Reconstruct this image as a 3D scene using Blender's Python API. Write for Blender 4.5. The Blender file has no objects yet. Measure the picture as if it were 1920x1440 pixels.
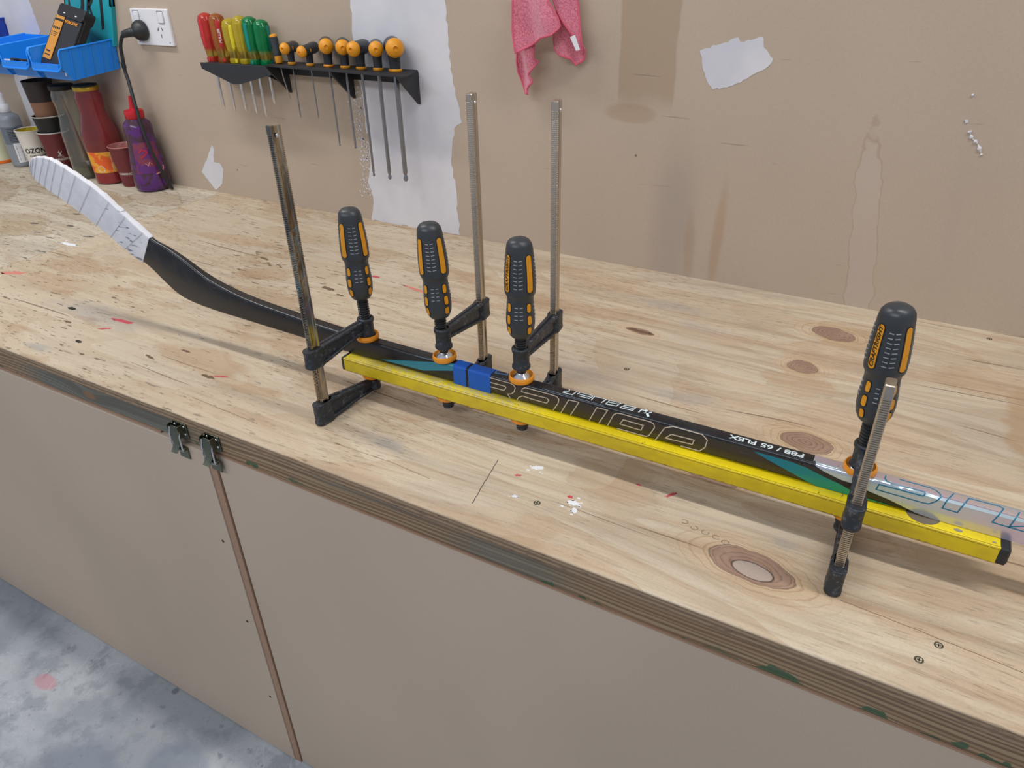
import bpy, bmesh, math, random
from mathutils import Vector, Matrix, geometry
random.seed(7)
C = bpy.context.scene.collection
scn = bpy.context.scene
PI = math.pi

# ------------------------------------------------------------------ camera, world, lights, exposure
cam_d = bpy.data.cameras.new('camera'); cam = bpy.data.objects.new('camera', cam_d); C.objects.link(cam)
Rr = ((0.87144441, 0.49003905, -0.02112753), (0.23837577, -0.46076609, -0.85491029), (-0.42867427, 0.7399705, -0.51834547))
M = Matrix.Identity(4)
for r in range(3):
    M[r][0] = Rr[0][r]; M[r][1] = -Rr[1][r]; M[r][2] = -Rr[2][r]
M[0][3] = 0.0; M[1][3] = 0.0; M[2][3] = 1.49
cam.matrix_world = M
cam_d.sensor_fit = 'HORIZONTAL'; cam_d.sensor_width = 36.0
cam_d.lens = 36.0 * 1373.911 / 1920.0
cam_d.clip_start = 0.02
scn.camera = cam

wd = bpy.data.worlds.new('world'); scn.world = wd; wd.use_nodes = True
bg = wd.node_tree.nodes['Background']; bg.inputs[0].default_value = (0.80, 0.86, 1.0, 1); bg.inputs[1].default_value = 0.46

def tube_or_fill_light(x, y, z, length, width, power, col, rot=(0, 0, 0)):
    l = bpy.data.lights.new('tube_or_fill_light', 'AREA'); l.shape = 'RECTANGLE'; l.size = length; l.size_y = width
    l.energy = power; l.color = col
    o = bpy.data.objects.new('tube_or_fill_light', l); C.objects.link(o); o.location = (x, y, z); o.rotation_euler = rot
    return o
tube_or_fill_light(-2.0, 0.74, 2.75, 1.5, 0.10, 20.5, (1.0, 0.97, 0.93))
tube_or_fill_light(0.7, 0.72, 2.75, 1.5, 0.10, 18, (1.0, 0.97, 0.93))
tube_or_fill_light(-1.2, -1.4, 2.8, 3.0, 0.30, 31, (0.96, 0.98, 1.0), (math.radians(30), 0, 0))  # unseen broad fill added behind the camera for soft front light

scn.view_settings.view_transform = 'Standard'; scn.view_settings.look = 'None'
scn.view_settings.gamma = 1.0; scn.view_settings.use_curve_mapping = False
scn.view_settings.exposure = 0.0

# ------------------------------------------------------------------ node helpers
def lin(r, g, b):
    f = lambda c: (c/255/12.92) if c/255 <= 0.04045 else ((c/255+0.055)/1.055)**2.4
    return (f(r), f(g), f(b), 1)
class G:
    def __init__(s, name):
        s.m = bpy.data.materials.new(name); s.m.use_nodes = True
        s.t = s.m.node_tree; s.p = s.t.nodes['Principled BSDF']
        s.co = s.t.nodes.new('ShaderNodeTexCoord').outputs['Object']
    def put(s, sock, v):
        if v is None: return
        if isinstance(v, bpy.types.NodeSocket): s.t.links.new(v, sock)
        else:
            if isinstance(v, (tuple, list)) and len(sock.default_value) == 4 and len(v) == 3: v = tuple(v)+(1,)
            sock.default_value = v
    def math(s, op, a, b=None, c=None, clamp=False):
        n = s.t.nodes.new('ShaderNodeMath'); n.operation = op; n.use_clamp = clamp
        s.put(n.inputs[0], a); s.put(n.inputs[1], b)
        if c is not None: s.put(n.inputs[2], c)
        return n.outputs[0]
    def vmath(s, op, a, b=None, out=0):
        n = s.t.nodes.new('ShaderNodeVectorMath'); n.operation = op; s.put(n.inputs[0], a); s.put(n.inputs[1], b)
        return n.outputs['Value' if op == 'LENGTH' else 'Vector']
    def mapp(s, v, loc=(0,0,0), rot=(0,0,0), sc=(1,1,1), typ='POINT'):
        n = s.t.nodes.new('ShaderNodeMapping'); n.vector_type = typ; s.put(n.inputs[0], v)
        n.inputs['Location'].default_value = loc; n.inputs['Rotation'].default_value = rot; n.inputs['Scale'].default_value = sc
        return n.outputs[0]
    def noise(s, v, scale=5, detail=2, rough=0.5, dist=0, color=False):
        n = s.t.nodes.new('ShaderNodeTexNoise'); s.put(n.inputs['Vector'], v); n.inputs['Scale'].default_value = scale
        n.inputs['Detail'].default_value = detail; n.inputs['Roughness'].default_value = rough; n.inputs['Distortion'].default_value = dist
        return n.outputs['Color' if color else 'Fac']
    def voro(s, v, scale=5, feature='F1'):
        n = s.t.nodes.new('ShaderNodeTexVoronoi'); n.feature = feature; s.put(n.inputs['Vector'], v); n.inputs['Scale'].default_value = scale
        return n.outputs['Distance']
    def wave(s, v, scale=5, dist=0, detail=2, dscale=1, axis='X'):
        n = s.t.nodes.new('ShaderNodeTexWave'); s.put(n.inputs['Vector'], v); n.inputs['Scale'].default_value = scale; n.bands_direction = axis
        n.inputs['Distortion'].default_value = dist; n.inputs['Detail'].default_value = detail; n.inputs['Detail Scale'].default_value = dscale
        return n.outputs['Fac']
    def sep(s, v):
        n = s.t.nodes.new('ShaderNodeSeparateXYZ'); s.put(n.inputs[0], v); return n.outputs
    def comb(s, x, y, z):
        n = s.t.nodes.new('ShaderNodeCombineXYZ'); s.put(n.inputs[0], x); s.put(n.inputs[1], y); s.put(n.inputs[2], z); return n.outputs[0]
    def ramp(s, f, stops, interp='LINEAR'):
        n = s.t.nodes.new('ShaderNodeValToRGB'); s.put(n.inputs[0], f); cr = n.color_ramp; cr.interpolation = interp
        while len(cr.elements) < len(stops): cr.elements.new(0.5)
        for e, (p, c) in zip(cr.elements, stops):
            e.position = p; e.color = c if not isinstance(c, (int, float)) else (c, c, c, 1)
        return n.outputs[0]
    def rng(s, v, a, b, c=0.0, d=1.0, smooth=True):
        n = s.t.nodes.new('ShaderNodeMapRange'); n.interpolation_type = 'SMOOTHSTEP' if smooth else 'LINEAR'
        s.put(n.inputs[0], v); n.inputs[1].default_value = a; n.inputs[2].default_value = b; n.inputs[3].default_value = c; n.inputs[4].default_value = d
        return n.outputs[0]
    def mix(s, f, a, b, blend='MIX'):
        n = s.t.nodes.new('ShaderNodeMix'); n.data_type = 'RGBA'; n.blend_type = blend
        s.put(n.inputs[0], f); s.put(n.inputs[6], a); s.put(n.inputs[7], b); return n.outputs[2]
    def bump(s, h, strength=0.3, dist=0.001):
        n = s.t.nodes.new('ShaderNodeBump'); s.put(n.inputs['Height'], h); n.inputs['Strength'].default_value = strength
        n.inputs['Distance'].default_value = dist; s.t.links.new(n.outputs[0], s.p.inputs['Normal'])
    def ell(s, P, cx, cy, rx, ry, ang=0, wob=None, amt=0.0, soft=0.2, plane='xy'):
        loc = (cx, cy, 0) if plane == 'xy' else (cx, 0, cy)
        rot = (0, 0, ang) if plane == 'xy' else (0, -ang, 0)
        sc = (rx, ry, 1000) if plane == 'xy' else (rx, 1000, ry)
        l = s.vmath('LENGTH', s.mapp(P, loc, rot, sc, 'TEXTURE'))
        if wob is not None: l = s.math('MULTIPLY_ADD', wob, amt, s.math('SUBTRACT', l, amt*0.5))
        return s.rng(l, 1-soft, 1+soft*0.5, 1.0, 0.0), l
    def done(s, col=None, rough=None, metal=None, **kw):
        s.put(s.p.inputs['Base Color'], col); s.put(s.p.inputs['Roughness'], rough); s.put(s.p.inputs['Metallic'], metal)
        for k, v in kw.items(): s.put(s.p.inputs[k.replace('_', ' ')], v)
        return s.m

def plain(name, col, rough=0.5, metal=0.0, var=0.12, sc=60, bump=0.15, bd=0.0004, **kw):
    g = G(name); n = g.noise(g.co, sc, 4, 0.6)
    c = g.mix(g.math('MULTIPLY', n, 1.0), tuple(x*(1-var) for x in col[:3])+(1,), tuple(min(1, x*(1+var)) for x in col[:3])+(1,))
    if bump: g.bump(g.noise(g.co, sc*6, 3, 0.6), bump, bd)
    r = g.rng(n, 0.3, 0.7, max(0.02, rough-0.06), rough+0.06)
    return g.done(c, r, metal, **kw)

# ------------------------------------------------------------------ mesh helpers
def obj(name, bm, mat, parent=None, loc=None, smooth=30, bev=0.0, seg=2, sub=0):
    bmesh.ops.recalc_face_normals(bm, faces=bm.faces)
    me = bpy.data.meshes.new(name); bm.to_mesh(me); bm.free()
    o = bpy.data.objects.new(name, me); C.objects.link(o)
    for m in (mat if isinstance(mat, (list, tuple)) else [mat]): me.materials.append(m)
    if smooth:
        for f in me.polygons: f.use_smooth = True
        try:
            me.set_sharp_from_angle(angle=math.radians(smooth))
        except Exception: pass
    if bev:
        b = o.modifiers.new('bevel', 'BEVEL'); b.width = bev; b.segments = seg; b.limit_method = 'ANGLE'; b.angle_limit = math.radians(40)
        b.harden_normals = False
    if sub:
        b = o.modifiers.new('subsurf', 'SUBSURF'); b.levels = sub; b.render_levels = sub
    if parent:
        o.parent = parent
        o.location = -parent_loc(parent) if loc is None else loc
    elif loc is not None: o.location = loc
    return o
def parent_loc(p):
    v = Vector((0, 0, 0))
    while p: v += p.location; p = p.parent
    return v
def tag(o, label=None, cat=None, group=None, kind=None):
    if label: o['label'] = label
    if cat: o['category'] = cat
    if group: o['group'] = group
    if kind: o['kind'] = kind
    return o
def thing(name, label, cat, loc=(0,0,0), rotz=0, group=None):
    o = bpy.data.objects.new(name, None); C.objects.link(o); o.location = loc; o.rotation_euler = (0, 0, rotz)
    o.empty_display_size = 0.05
    return tag(o, label, cat, group)
def dup(root, loc=None, rotz=None, label=None, group=None):
    r = root.copy(); C.objects.link(r)
    if loc is not None: r.location = loc
    if rotz is not None: r.rotation_euler = (0, 0, rotz)
    if label: r['label'] = label
    if group: r['group'] = group
    for ch in list(root.children):
        c = ch.copy(); C.objects.link(c); c.parent = r
        for g2 in list(ch.children):
            d = g2.copy(); C.objects.link(d); d.parent = c
    return r
def box(bm, x0, x1, y0, y1, z0, z1, mi=0):
    v = [bm.verts.new((x, y, z)) for z in (z0, z1) for y in (y0, y1) for x in (x0, x1)]
    for q in ((0,1,3,2), (4,6,7,5), (0,4,5,1), (2,3,7,6), (0,2,6,4), (1,5,7,3)):
        f = bm.faces.new([v[i] for i in q]); f.material_index = mi
    return v
def xf(bm, verts, M): bmesh.ops.transform(bm, matrix=M, verts=verts)
def loft(bm, rings, cap=True, closed=False, mi=0):
    R = [[bm.verts.new(p) for p in r] for r in rings]
    n = len(R[0]); k = len(R)
    for i in range(k if closed else k-1):
        a, b = R[i], R[(i+1) % k]
        for j in range(n):
            f = bm.faces.new((a[j], a[(j+1) % n], b[(j+1) % n], b[j])); f.material_index = mi
    if cap and not closed:
        f = bm.faces.new(R[0][::-1]); f.material_index = mi
        f = bm.faces.new(R[-1]); f.material_index = mi
    return [v for r in R for v in r]
def lathe(bm, prof, seg=32, cx=0, cy=0, z0=0, mi=0, cap=True, squash=1.0, pw=0):
    rings = []
    for r, z in prof:
        r = max(r, 1e-5); ring = []
        for i in range(seg):
            a = 2*PI*i/seg
            rr = r*(1+pw*math.cos(4*a)) if pw else r
            ring.append((cx+rr*math.cos(a), cy+rr*math.sin(a)*squash, z0+z))
        rings.append(ring)
    return loft(bm, rings, cap, mi=mi)
def frame(t):
    t = t.normalized(); u = Vector((0, 0, 1)) if abs(t.z) < 0.9 else Vector((1, 0, 0))
    a = t.cross(u).normalized(); return a, t.cross(a).normalized()
def tube(bm, pts, r, seg=10, mi=0, cap=True):
    pts = [Vector(p) for p in pts]; rings = []; prev = None
    for i, p in enumerate(pts):
        t = (pts[min(i+1, len(pts)-1)] - pts[max(i-1, 0)])
        if prev is None: a, b = frame(t)
        else:
            a = prev - t.normalized()*prev.dot(t.normalized()); a.normalize(); b = t.normalized().cross(a)
        prev = a; rr = r[i] if isinstance(r, (list, tuple)) else r
        rings.append([p + (a*math.cos(2*PI*j/seg) + b*math.sin(2*PI*j/seg))*rr for j in range(seg)])
    return loft(bm, rings, cap, mi=mi)
def spline(pts, n=8):
    P = [Vector(p) for p in pts]; out = []
    for i in range(len(P)-1):
        p0, p1, p2, p3 = P[max(i-1, 0)], P[i], P[i+1], P[min(i+2, len(P)-1)]
        for k in range(n):
            t = k/n
            out.append(0.5*((2*p1)+(p2-p0)*t+(2*p0-5*p1+4*p2-p3)*t*t+(3*p1-p0-3*p2+p3)*t**3))
    return out + [P[-1]]
def rrect(w, h, r, n=4, cx=0, cy=0):
    o = []
    for sx, sy, a0 in ((1, 1, 0), (-1, 1, 90), (-1, -1, 180), (1, -1, 270)):
        for k in range(n+1):
            a = math.radians(a0+90*k/n); o.append((cx+sx*(w/2-r)+r*math.cos(a), cy+sy*(h/2-r)+r*math.sin(a)))
    return o
def prism(bm, poly, fn, d0, d1, mi=0):
    """poly: 2D list; fn(u,v,d)->3D point; thickness between d0 and d1"""
    a = [bm.verts.new(fn(u, v, d0)) for u, v in poly]; b = [bm.verts.new(fn(u, v, d1)) for u, v in poly]
    n = len(a); fs = [bm.faces.new(a[::-1]), bm.faces.new(b)]
    for i in range(n): fs.append(bm.faces.new((a[i], a[(i+1) % n], b[(i+1) % n], b[i])))
    for f in fs: f.material_index = mi
    bmesh.ops.triangulate(bm, faces=fs[:2])
def sheet(bm, poly, sp, fn, d0, d1, mi=0):
    """dense triangulated polygon with thickness, mapped through fn(u,v,d)"""
    us = [p[0] for p in poly]; vs = [p[1] for p in poly]
    P = []; n = len(poly)
    for i in range(n):
        a, b = Vector(poly[i]), Vector(poly[(i+1) % n]); k = max(1, int((b-a).length/sp))
        for j in range(k): P.append(a.lerp(b, j/k))
    nb = len(P)
    u = min(us)+sp*0.5
    def inside(x, y):
        c = False; j = n-1
        for i in range(n):
            if (poly[i][1] > y) != (poly[j][1] > y) and x < (poly[j][0]-poly[i][0])*(y-poly[i][1])/(poly[j][1]-poly[i][1])+poly[i][0]: c = not c
            j = i
        return c
    while u < max(us):
        v = min(vs)+sp*0.5
        while v < max(vs):
            if inside(u, v) and min((Vector((u, v))-q).length for q in P[:nb]) > sp*0.45: P.append(Vector((u, v)))
            v += sp
        u += sp
    r = geometry.delaunay_2d_cdt(P, [(i, (i+1) % nb) for i in range(nb)], [list(range(nb))], 1, 1e-7)
    V, F = r[0], r[2]
    a = [bm.verts.new(fn(p.x, p.y, d1)) for p in V]; b = [bm.verts.new(fn(p.x, p.y, d0)) for p in V]
    cnt = {}
    for f in F:
        for i in range(len(f)):
            e = (f[i], f[(i+1) % len(f)]); cnt[e] = 1
        try:
            bm.faces.new([a[i] for i in f]).material_index = mi; bm.faces.new([b[i] for i in f[::-1]]).material_index = mi
        except ValueError: pass
    for (i, j) in list(cnt):
        if (j, i) not in cnt:
            try: bm.faces.new((a[i], b[i], b[j], a[j])).material_index = mi
            except ValueError: pass
def ribbon(bm, pts, w, fn, d=0.0003, step=0.0015, closed=False, mi=0, cut=None):
    """flat raised stroke of width w along the 2D polyline, mapped through fn(u,v,d)"""
    P = [Vector(p) for p in pts]
    Q = []
    for i in range(len(P)-1):
        k = max(1, int((P[i+1]-P[i]).length/step))
        for j in range(k): Q.append(P[i].lerp(P[i+1], j/k))
    Q.append(P[-1])
    L = []
    for i, q in enumerate(Q):
        t1 = (Q[i]-Q[i-1]).normalized() if i else (Q[1]-Q[0]).normalized()
        t2 = (Q[i+1]-Q[i]).normalized() if i < len(Q)-1 else t1
        if i == 0 and closed: t1 = (Q[-1]-Q[-2]).normalized()
        if i == len(Q)-1 and closed: t2 = (Q[1]-Q[0]).normalized()
        n = Vector((-(t1+t2).y, (t1+t2).x)); n = n.normalized() if n.length > 1e-6 else Vector((-t1.y, t1.x))
        k = 1/max(0.5, n.dot(Vector((-t1.y, t1.x))))
        L.append((q+n*w/2*k, q-n*w/2*k))
    rings = [[fn(a.x, a.y, d), fn(b.x, b.y, d), fn(b.x, b.y, -d*0.3), fn(a.x, a.y, -d*0.3)] for a, b in L]
    loft(bm, rings, True, mi=mi)
def text_bm(txt, size, fn, d=0.0003, bold=0.0, align='CENTER', sx=1.0, shear=0.0, step=None, bm=None):
    cu = bpy.data.curves.new('lettering', 'FONT'); cu.body = txt; cu.size = size; cu.align_x = align; cu.align_y = 'CENTER'
    cu.offset = bold; cu.shear = shear; cu.resolution_u = 3
    o = bpy.data.objects.new('lettering', cu); C.objects.link(o)
    dg = bpy.context.evaluated_depsgraph_get(); me = bpy.data.meshes.new_from_object(o.evaluated_get(dg))
    bpy.data.objects.remove(o); b2 = bmesh.new(); b2.from_mesh(me)
    if step:
        bmesh.ops.triangulate(b2, faces=b2.faces)
        for _ in range(3):
            es = [e for e in b2.edges if e.calc_length() > step]
            if not es: break
            bmesh.ops.subdivide_edges(b2, edges=es, cuts=1); bmesh.ops.triangulate(b2, faces=b2.faces)
    for v in b2.verts: v.co = fn(v.co.x*sx, v.co.y, d)
    if bm is not None:
        mp = {v: bm.verts.new(v.co) for v in b2.verts}
        for f in b2.faces:
            try: bm.faces.new([mp[v] for v in f.verts])
            except ValueError: pass
        b2.free(); return bm
    return b2
def B(): return bmesh.new()
# ---- measured layout tables (metres: on the wall x,z; on the bench x,y; on the shaft x,s)
D_BIG = [[(-0.4756, 0.0266), (-0.4383, 0.0265), (-0.4331, 0.0247), (-0.431, 0.021), (-0.4333, 0.0138), (-0.4377, 0.0092), (-0.4437, 0.0075), (-0.4395, 0.0021)], [(-0.476, 0.0188), (-0.4471, 0.0192), (-0.4461, 0.0173), (-0.4495, 0.0119), (-0.4763, 0.0115)], [(-0.4216, 0.0177), (-0.4194, 0.0232), (-0.4152, 0.026), (-0.4027, 0.0262), (-0.3729, 0.026), (-0.3669, 0.0255), (-0.3636, 0.0218), (-0.3646, 0.0157), (-0.3721, 0.0023)], [(-0.4216, 0.0177), (-0.4028, 0.018), (-0.3816, 0.0186), (-0.3788, 0.0162), (-0.3821, 0.0105), (-0.4028, 0.0103), (-0.4196, 0.0112), (-0.426, 0.0071), (-0.4282, 0.0026)], [(-0.3601, 0.0019), (-0.3491, 0.0255), (-0.3341, 0.0261), (-0.3459, 0.0021)], [(-0.3182, 0.0019), (-0.3082, 0.0257), (-0.2929, 0.0258), (-0.3046, 0.0016)], [(-0.2917, 0.0022), (-0.2845, 0.021), (-0.2807, 0.025), (-0.2757, 0.026), (-0.2345, 0.026), (-0.2296, 0.0242), (-0.2282, 0.0191), (-0.2347, 0.0046), (-0.2385, 0.0022), (-0.2784, 0.0018)], [(-0.2708, 0.0179), (-0.2431, 0.0177), (-0.2459, 0.0094), (-0.2748, 0.0099), (-0.2708, 0.0179)], [(-0.2258, 0.0004), (-0.2152, 0.0229), (-0.2045, 0.0286), (-0.1677, 0.0285), (-0.1606, 0.0221), (-0.162, 0.0107), (-0.1684, 0.0029), (-0.1925, 0.0026)], [(-0.2061, 0.0159), (-0.1764, 0.0169), (-0.1783, 0.0096), (-0.2129, 0.0081), (-0.2061, 0.0159)]]
D_WHITE = [[(-0.3563, 0.0487), (-0.3546, 0.0427), (-0.3602, 0.0398), (-0.3604, 0.0362), (-0.3468, 0.0366), (-0.3449, 0.0473)], [(-0.3418, 0.0407), (-0.3395, 0.0484), (-0.3245, 0.048), (-0.321, 0.0453), (-0.3228, 0.0383), (-0.3369, 0.0381)], [(-0.3388, 0.0422), (-0.3231, 0.0426)], [(-0.3191, 0.0358), (-0.3186, 0.0466), (-0.3054, 0.0473), (-0.3019, 0.0468), (-0.3048, 0.0363)], [(-0.2985, 0.036), (-0.2971, 0.0472), (-0.2812, 0.0495), (-0.2841, 0.038), (-0.2985, 0.036)], [(-0.297, 0.0421), (-0.2823, 0.0435)], [(-0.2785, 0.0367), (-0.262, 0.0376), (-0.2601, 0.0468), (-0.275, 0.0453), (-0.2785, 0.0367)], [(-0.2768, 0.041), (-0.2608, 0.0424)]]
D_LOGO = [[(-0.2534, 0.0373), (-0.2521, 0.0452), (-0.2457, 0.0441), (-0.241, 0.0419)], [(-0.2472, 0.0481), (-0.2389, 0.0336)], [(-0.2467, 0.0389), (-0.2383, 0.0451)]]
D_BLUEJ = [[(-0.4518, 0.0468), (-0.4503, 0.0424), (-0.4682, 0.0394), (-0.4699, 0.047), (-0.4643, 0.0477)]]
D_FLEX = [[(-0.0488, 0.0365), (-0.1368, 0.0401)]]
D_SIL = [[(0.0376, 0.0434), (0.0373, 0.0379), (0.04, 0.0331), (0.0447, 0.0321), (0.0773, 0.0329), (0.0784, 0.0302), (0.0771, 0.0266), (0.0331, 0.0262), (0.0316, 0.0184), (0.0788, 0.0179), (0.0847, 0.0186), (0.0902, 0.0243), (0.0933, 0.0313), (0.0922, 0.0366), (0.0881, 0.0412), (0.0819, 0.043), (0.0517, 0.0437)], [(0.1051, 0.0443), (0.1005, 0.0318), (0.0991, 0.0279), (0.0978, 0.018), (0.1123, 0.0176), (0.1147, 0.0279), (0.1195, 0.0427), (0.1483, 0.0433), (0.1516, 0.041), (0.1479, 0.0292), (0.1447, 0.0174), (0.1737, 0.0169)], [(0.166, 0.0424), (0.1626, 0.0305), (0.1603, 0.0179), (0.1718, 0.0234)]]
D_TEAL1U = [(-0.6686, 0.0053), (-0.5675, 0.0269), (-0.5341, 0.0346)]
D_TEAL1L = [(-0.6686, 0.0053), (-0.5885, 0.0072), (-0.532, 0.0217)]
D_LEAFU = [(-0.1049, 0.0241), (-0.0878, 0.0244), (-0.0629, 0.024), (-0.0438, 0.0217), (-0.0243, 0.016), (-0.0054, 0.0121), (0.0061, 0.008), (0.0171, 0.0062), (0.0252, 0.003), (0.0512, 0.0023)]
D_LEAFL = [(-0.1049, 0.0241), (-0.0807, 0.0159), (-0.0605, 0.0095), (-0.0405, 0.0032), (-0.0258, -0.0005), (-0.0119, -0.0014), (0.006, -0.0), (0.0512, 0.0021)]
D_SILB = [(-0.0372, 0.0443), (-0.0383, 0.0347), (-0.0357, 0.0282), (-0.0257, 0.0234), (-0.0067, 0.0184), (0.0069, 0.0174), (0.0239, 0.0135), (0.0468, 0.0096), (0.0756, 0.0019), (0.0944, -0.0031), (0.1118, -0.0035)]
D_SCREW = [(-0.3395, 0.6427), (0.1215, 0.6389), (-0.3654, 1.0157), (0.1608, 1.4072), (0.1055, 0.6105)]
D_CHIP = [(-1.4485, 0.7314), (-1.2998, 0.6473)]
D_PATCH = [(-0.4204, 1.3094), (-0.3529, 1.3337), (-0.3491, 1.327), (-0.3114, 1.3359), (-0.306, 1.3182), (-0.2878, 1.3018), (-0.2949, 1.2884), (-0.3291, 1.2662), (-0.3515, 1.2541), (-0.3878, 1.2445), (-0.4017, 1.2603), (-0.4123, 1.2827)]
D_SMALL = [(-1.8036, 1.0077), (-1.7965, 0.9965), (-1.8112, 0.9588), (-1.7871, 0.9583), (-1.7774, 0.9411), (-1.7959, 0.8972), (-1.8298, 0.8757), (-1.8517, 0.8983), (-1.8747, 0.924), (-1.8379, 0.9651)]
D_STRIP = [(-1.2187, 1.4443), (-1.2296, 1.3817), (-1.2363, 1.3163), (-1.2348, 1.2598), (-1.2346, 1.2132), (-1.2274, 1.1778), (-1.2291, 1.1163), (-1.2253, 1.0659), (-1.2284, 1.0134), (-1.2435, 0.9713), (-1.2323, 0.9315), (-1.2471, 0.8686), (-0.9724, 0.8711), (-0.9746, 0.9909), (-0.9836, 1.0525), (-0.9692, 1.126), (-0.9481, 1.1394), (-0.9564, 1.1845), (-0.9698, 1.25), (-0.9709, 1.3241), (-0.9741, 1.3848), (-0.9746, 1.4433)]
D_FAR = [(-2.7343, 1.4509), (-2.4327, 1.4496), (-2.468, 1.3666), (-2.4597, 1.2818), (-2.5527, 1.2015), (-2.6208, 1.1332), (-2.6234, 1.0857), (-2.6138, 1.038), (-2.6154, 0.8976), (-2.7073, 0.8972), (-2.6846, 1.0104), (-2.6919, 1.1242), (-2.6725, 1.1962), (-2.8683, 1.2683)]
D_TEAR = [(0.0396, 1.2081), (0.0454, 1.1976), (0.0563, 1.1885), (0.066, 1.1723)]
D_CLOTH = {'A': [(-0.7789, 1.4152), (-0.7809, 1.3904), (-0.7828, 1.3395), (-0.7748, 1.2976), (-0.7472, 1.311), (-0.7214, 1.3258), (-0.692, 1.3335), (-0.6797, 1.344), (-0.6777, 1.3491), (-0.682, 1.3622), (-0.7007, 1.3914), (-0.709, 1.4155)], 'B': [(-0.7131, 1.4155), (-0.7007, 1.3914), (-0.682, 1.3622), (-0.6589, 1.3312), (-0.6502, 1.3061), (-0.643, 1.3047), (-0.6456, 1.3266), (-0.6553, 1.392), (-0.6578, 1.4158)], 'C': [(-0.6924, 1.3817), (-0.6737, 1.3575), (-0.659, 1.3346), (-0.643, 1.3047), (-0.6455, 1.2857), (-0.6598, 1.2763), (-0.6684, 1.2881), (-0.6895, 1.2942), (-0.7054, 1.3039), (-0.7087, 1.3211), (-0.7045, 1.3349), (-0.7005, 1.3585)], 'D': [(-0.7826, 1.3481), (-0.7898, 1.2772), (-0.7881, 1.2572), (-0.7795, 1.2356), (-0.7708, 1.2174), (-0.7628, 1.217), (-0.7627, 1.2273), (-0.7479, 1.243), (-0.7567, 1.2553), (-0.7377, 1.2797), (-0.7453, 1.2864), (-0.746, 1.3233), (-0.7641, 1.3486)], 'E': [(-0.7938, 1.4151), (-0.793, 1.3903), (-0.7852, 1.3736), (-0.7765, 1.3737), (-0.7757, 1.4152)]}
D_CTAG = [(-0.6562, 1.3303), (-0.6462, 1.3339), (-0.6355, 1.3081), (-0.6435, 1.3064)]
D_SIGN = [(-2.2655, 1.3802), (-2.2689, 1.37), (-2.2932, 1.3147), (-2.3262, 1.2462), (-2.1049, 1.2545), (-2.0862, 1.3062), (-2.081, 1.3231), (-2.0703, 1.3546), (-2.0778, 1.3569), (-2.067, 1.3822)]
D_SIGNART = {'left': [(-2.2503, 1.3771), (-2.2478, 1.3704), (-2.2661, 1.3112), (-2.2756, 1.3109), (-2.2556, 1.3703), (-2.2566, 1.377)], 'right': [(-2.1114, 1.3786), (-2.1132, 1.372), (-2.1335, 1.3136), (-2.139, 1.2965), (-2.1252, 1.3002), (-2.112, 1.3391), (-2.1015, 1.3722), (-2.0997, 1.3787)], 'blade': [(-2.195, 1.3777), (-2.2008, 1.361), (-2.212, 1.3457), (-2.2426, 1.3315), (-2.2529, 1.321), (-2.2461, 1.3134), (-2.231, 1.3155), (-2.2068, 1.3322), (-2.1891, 1.3544), (-2.1784, 1.3778)], 'stick1': [(-2.1663, 1.378), (-2.197, 1.3188), (-2.1931, 1.3147), (-2.1867, 1.3165), (-2.1722, 1.3464), (-2.1453, 1.3667), (-2.135, 1.3783), (-2.1454, 1.3782), (-2.1635, 1.3615), (-2.1558, 1.3781)], 'stick2': [(-2.1715, 1.3564), (-2.1664, 1.3195), (-2.1616, 1.3171), (-2.1579, 1.3214), (-2.1625, 1.3565)]}
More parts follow.
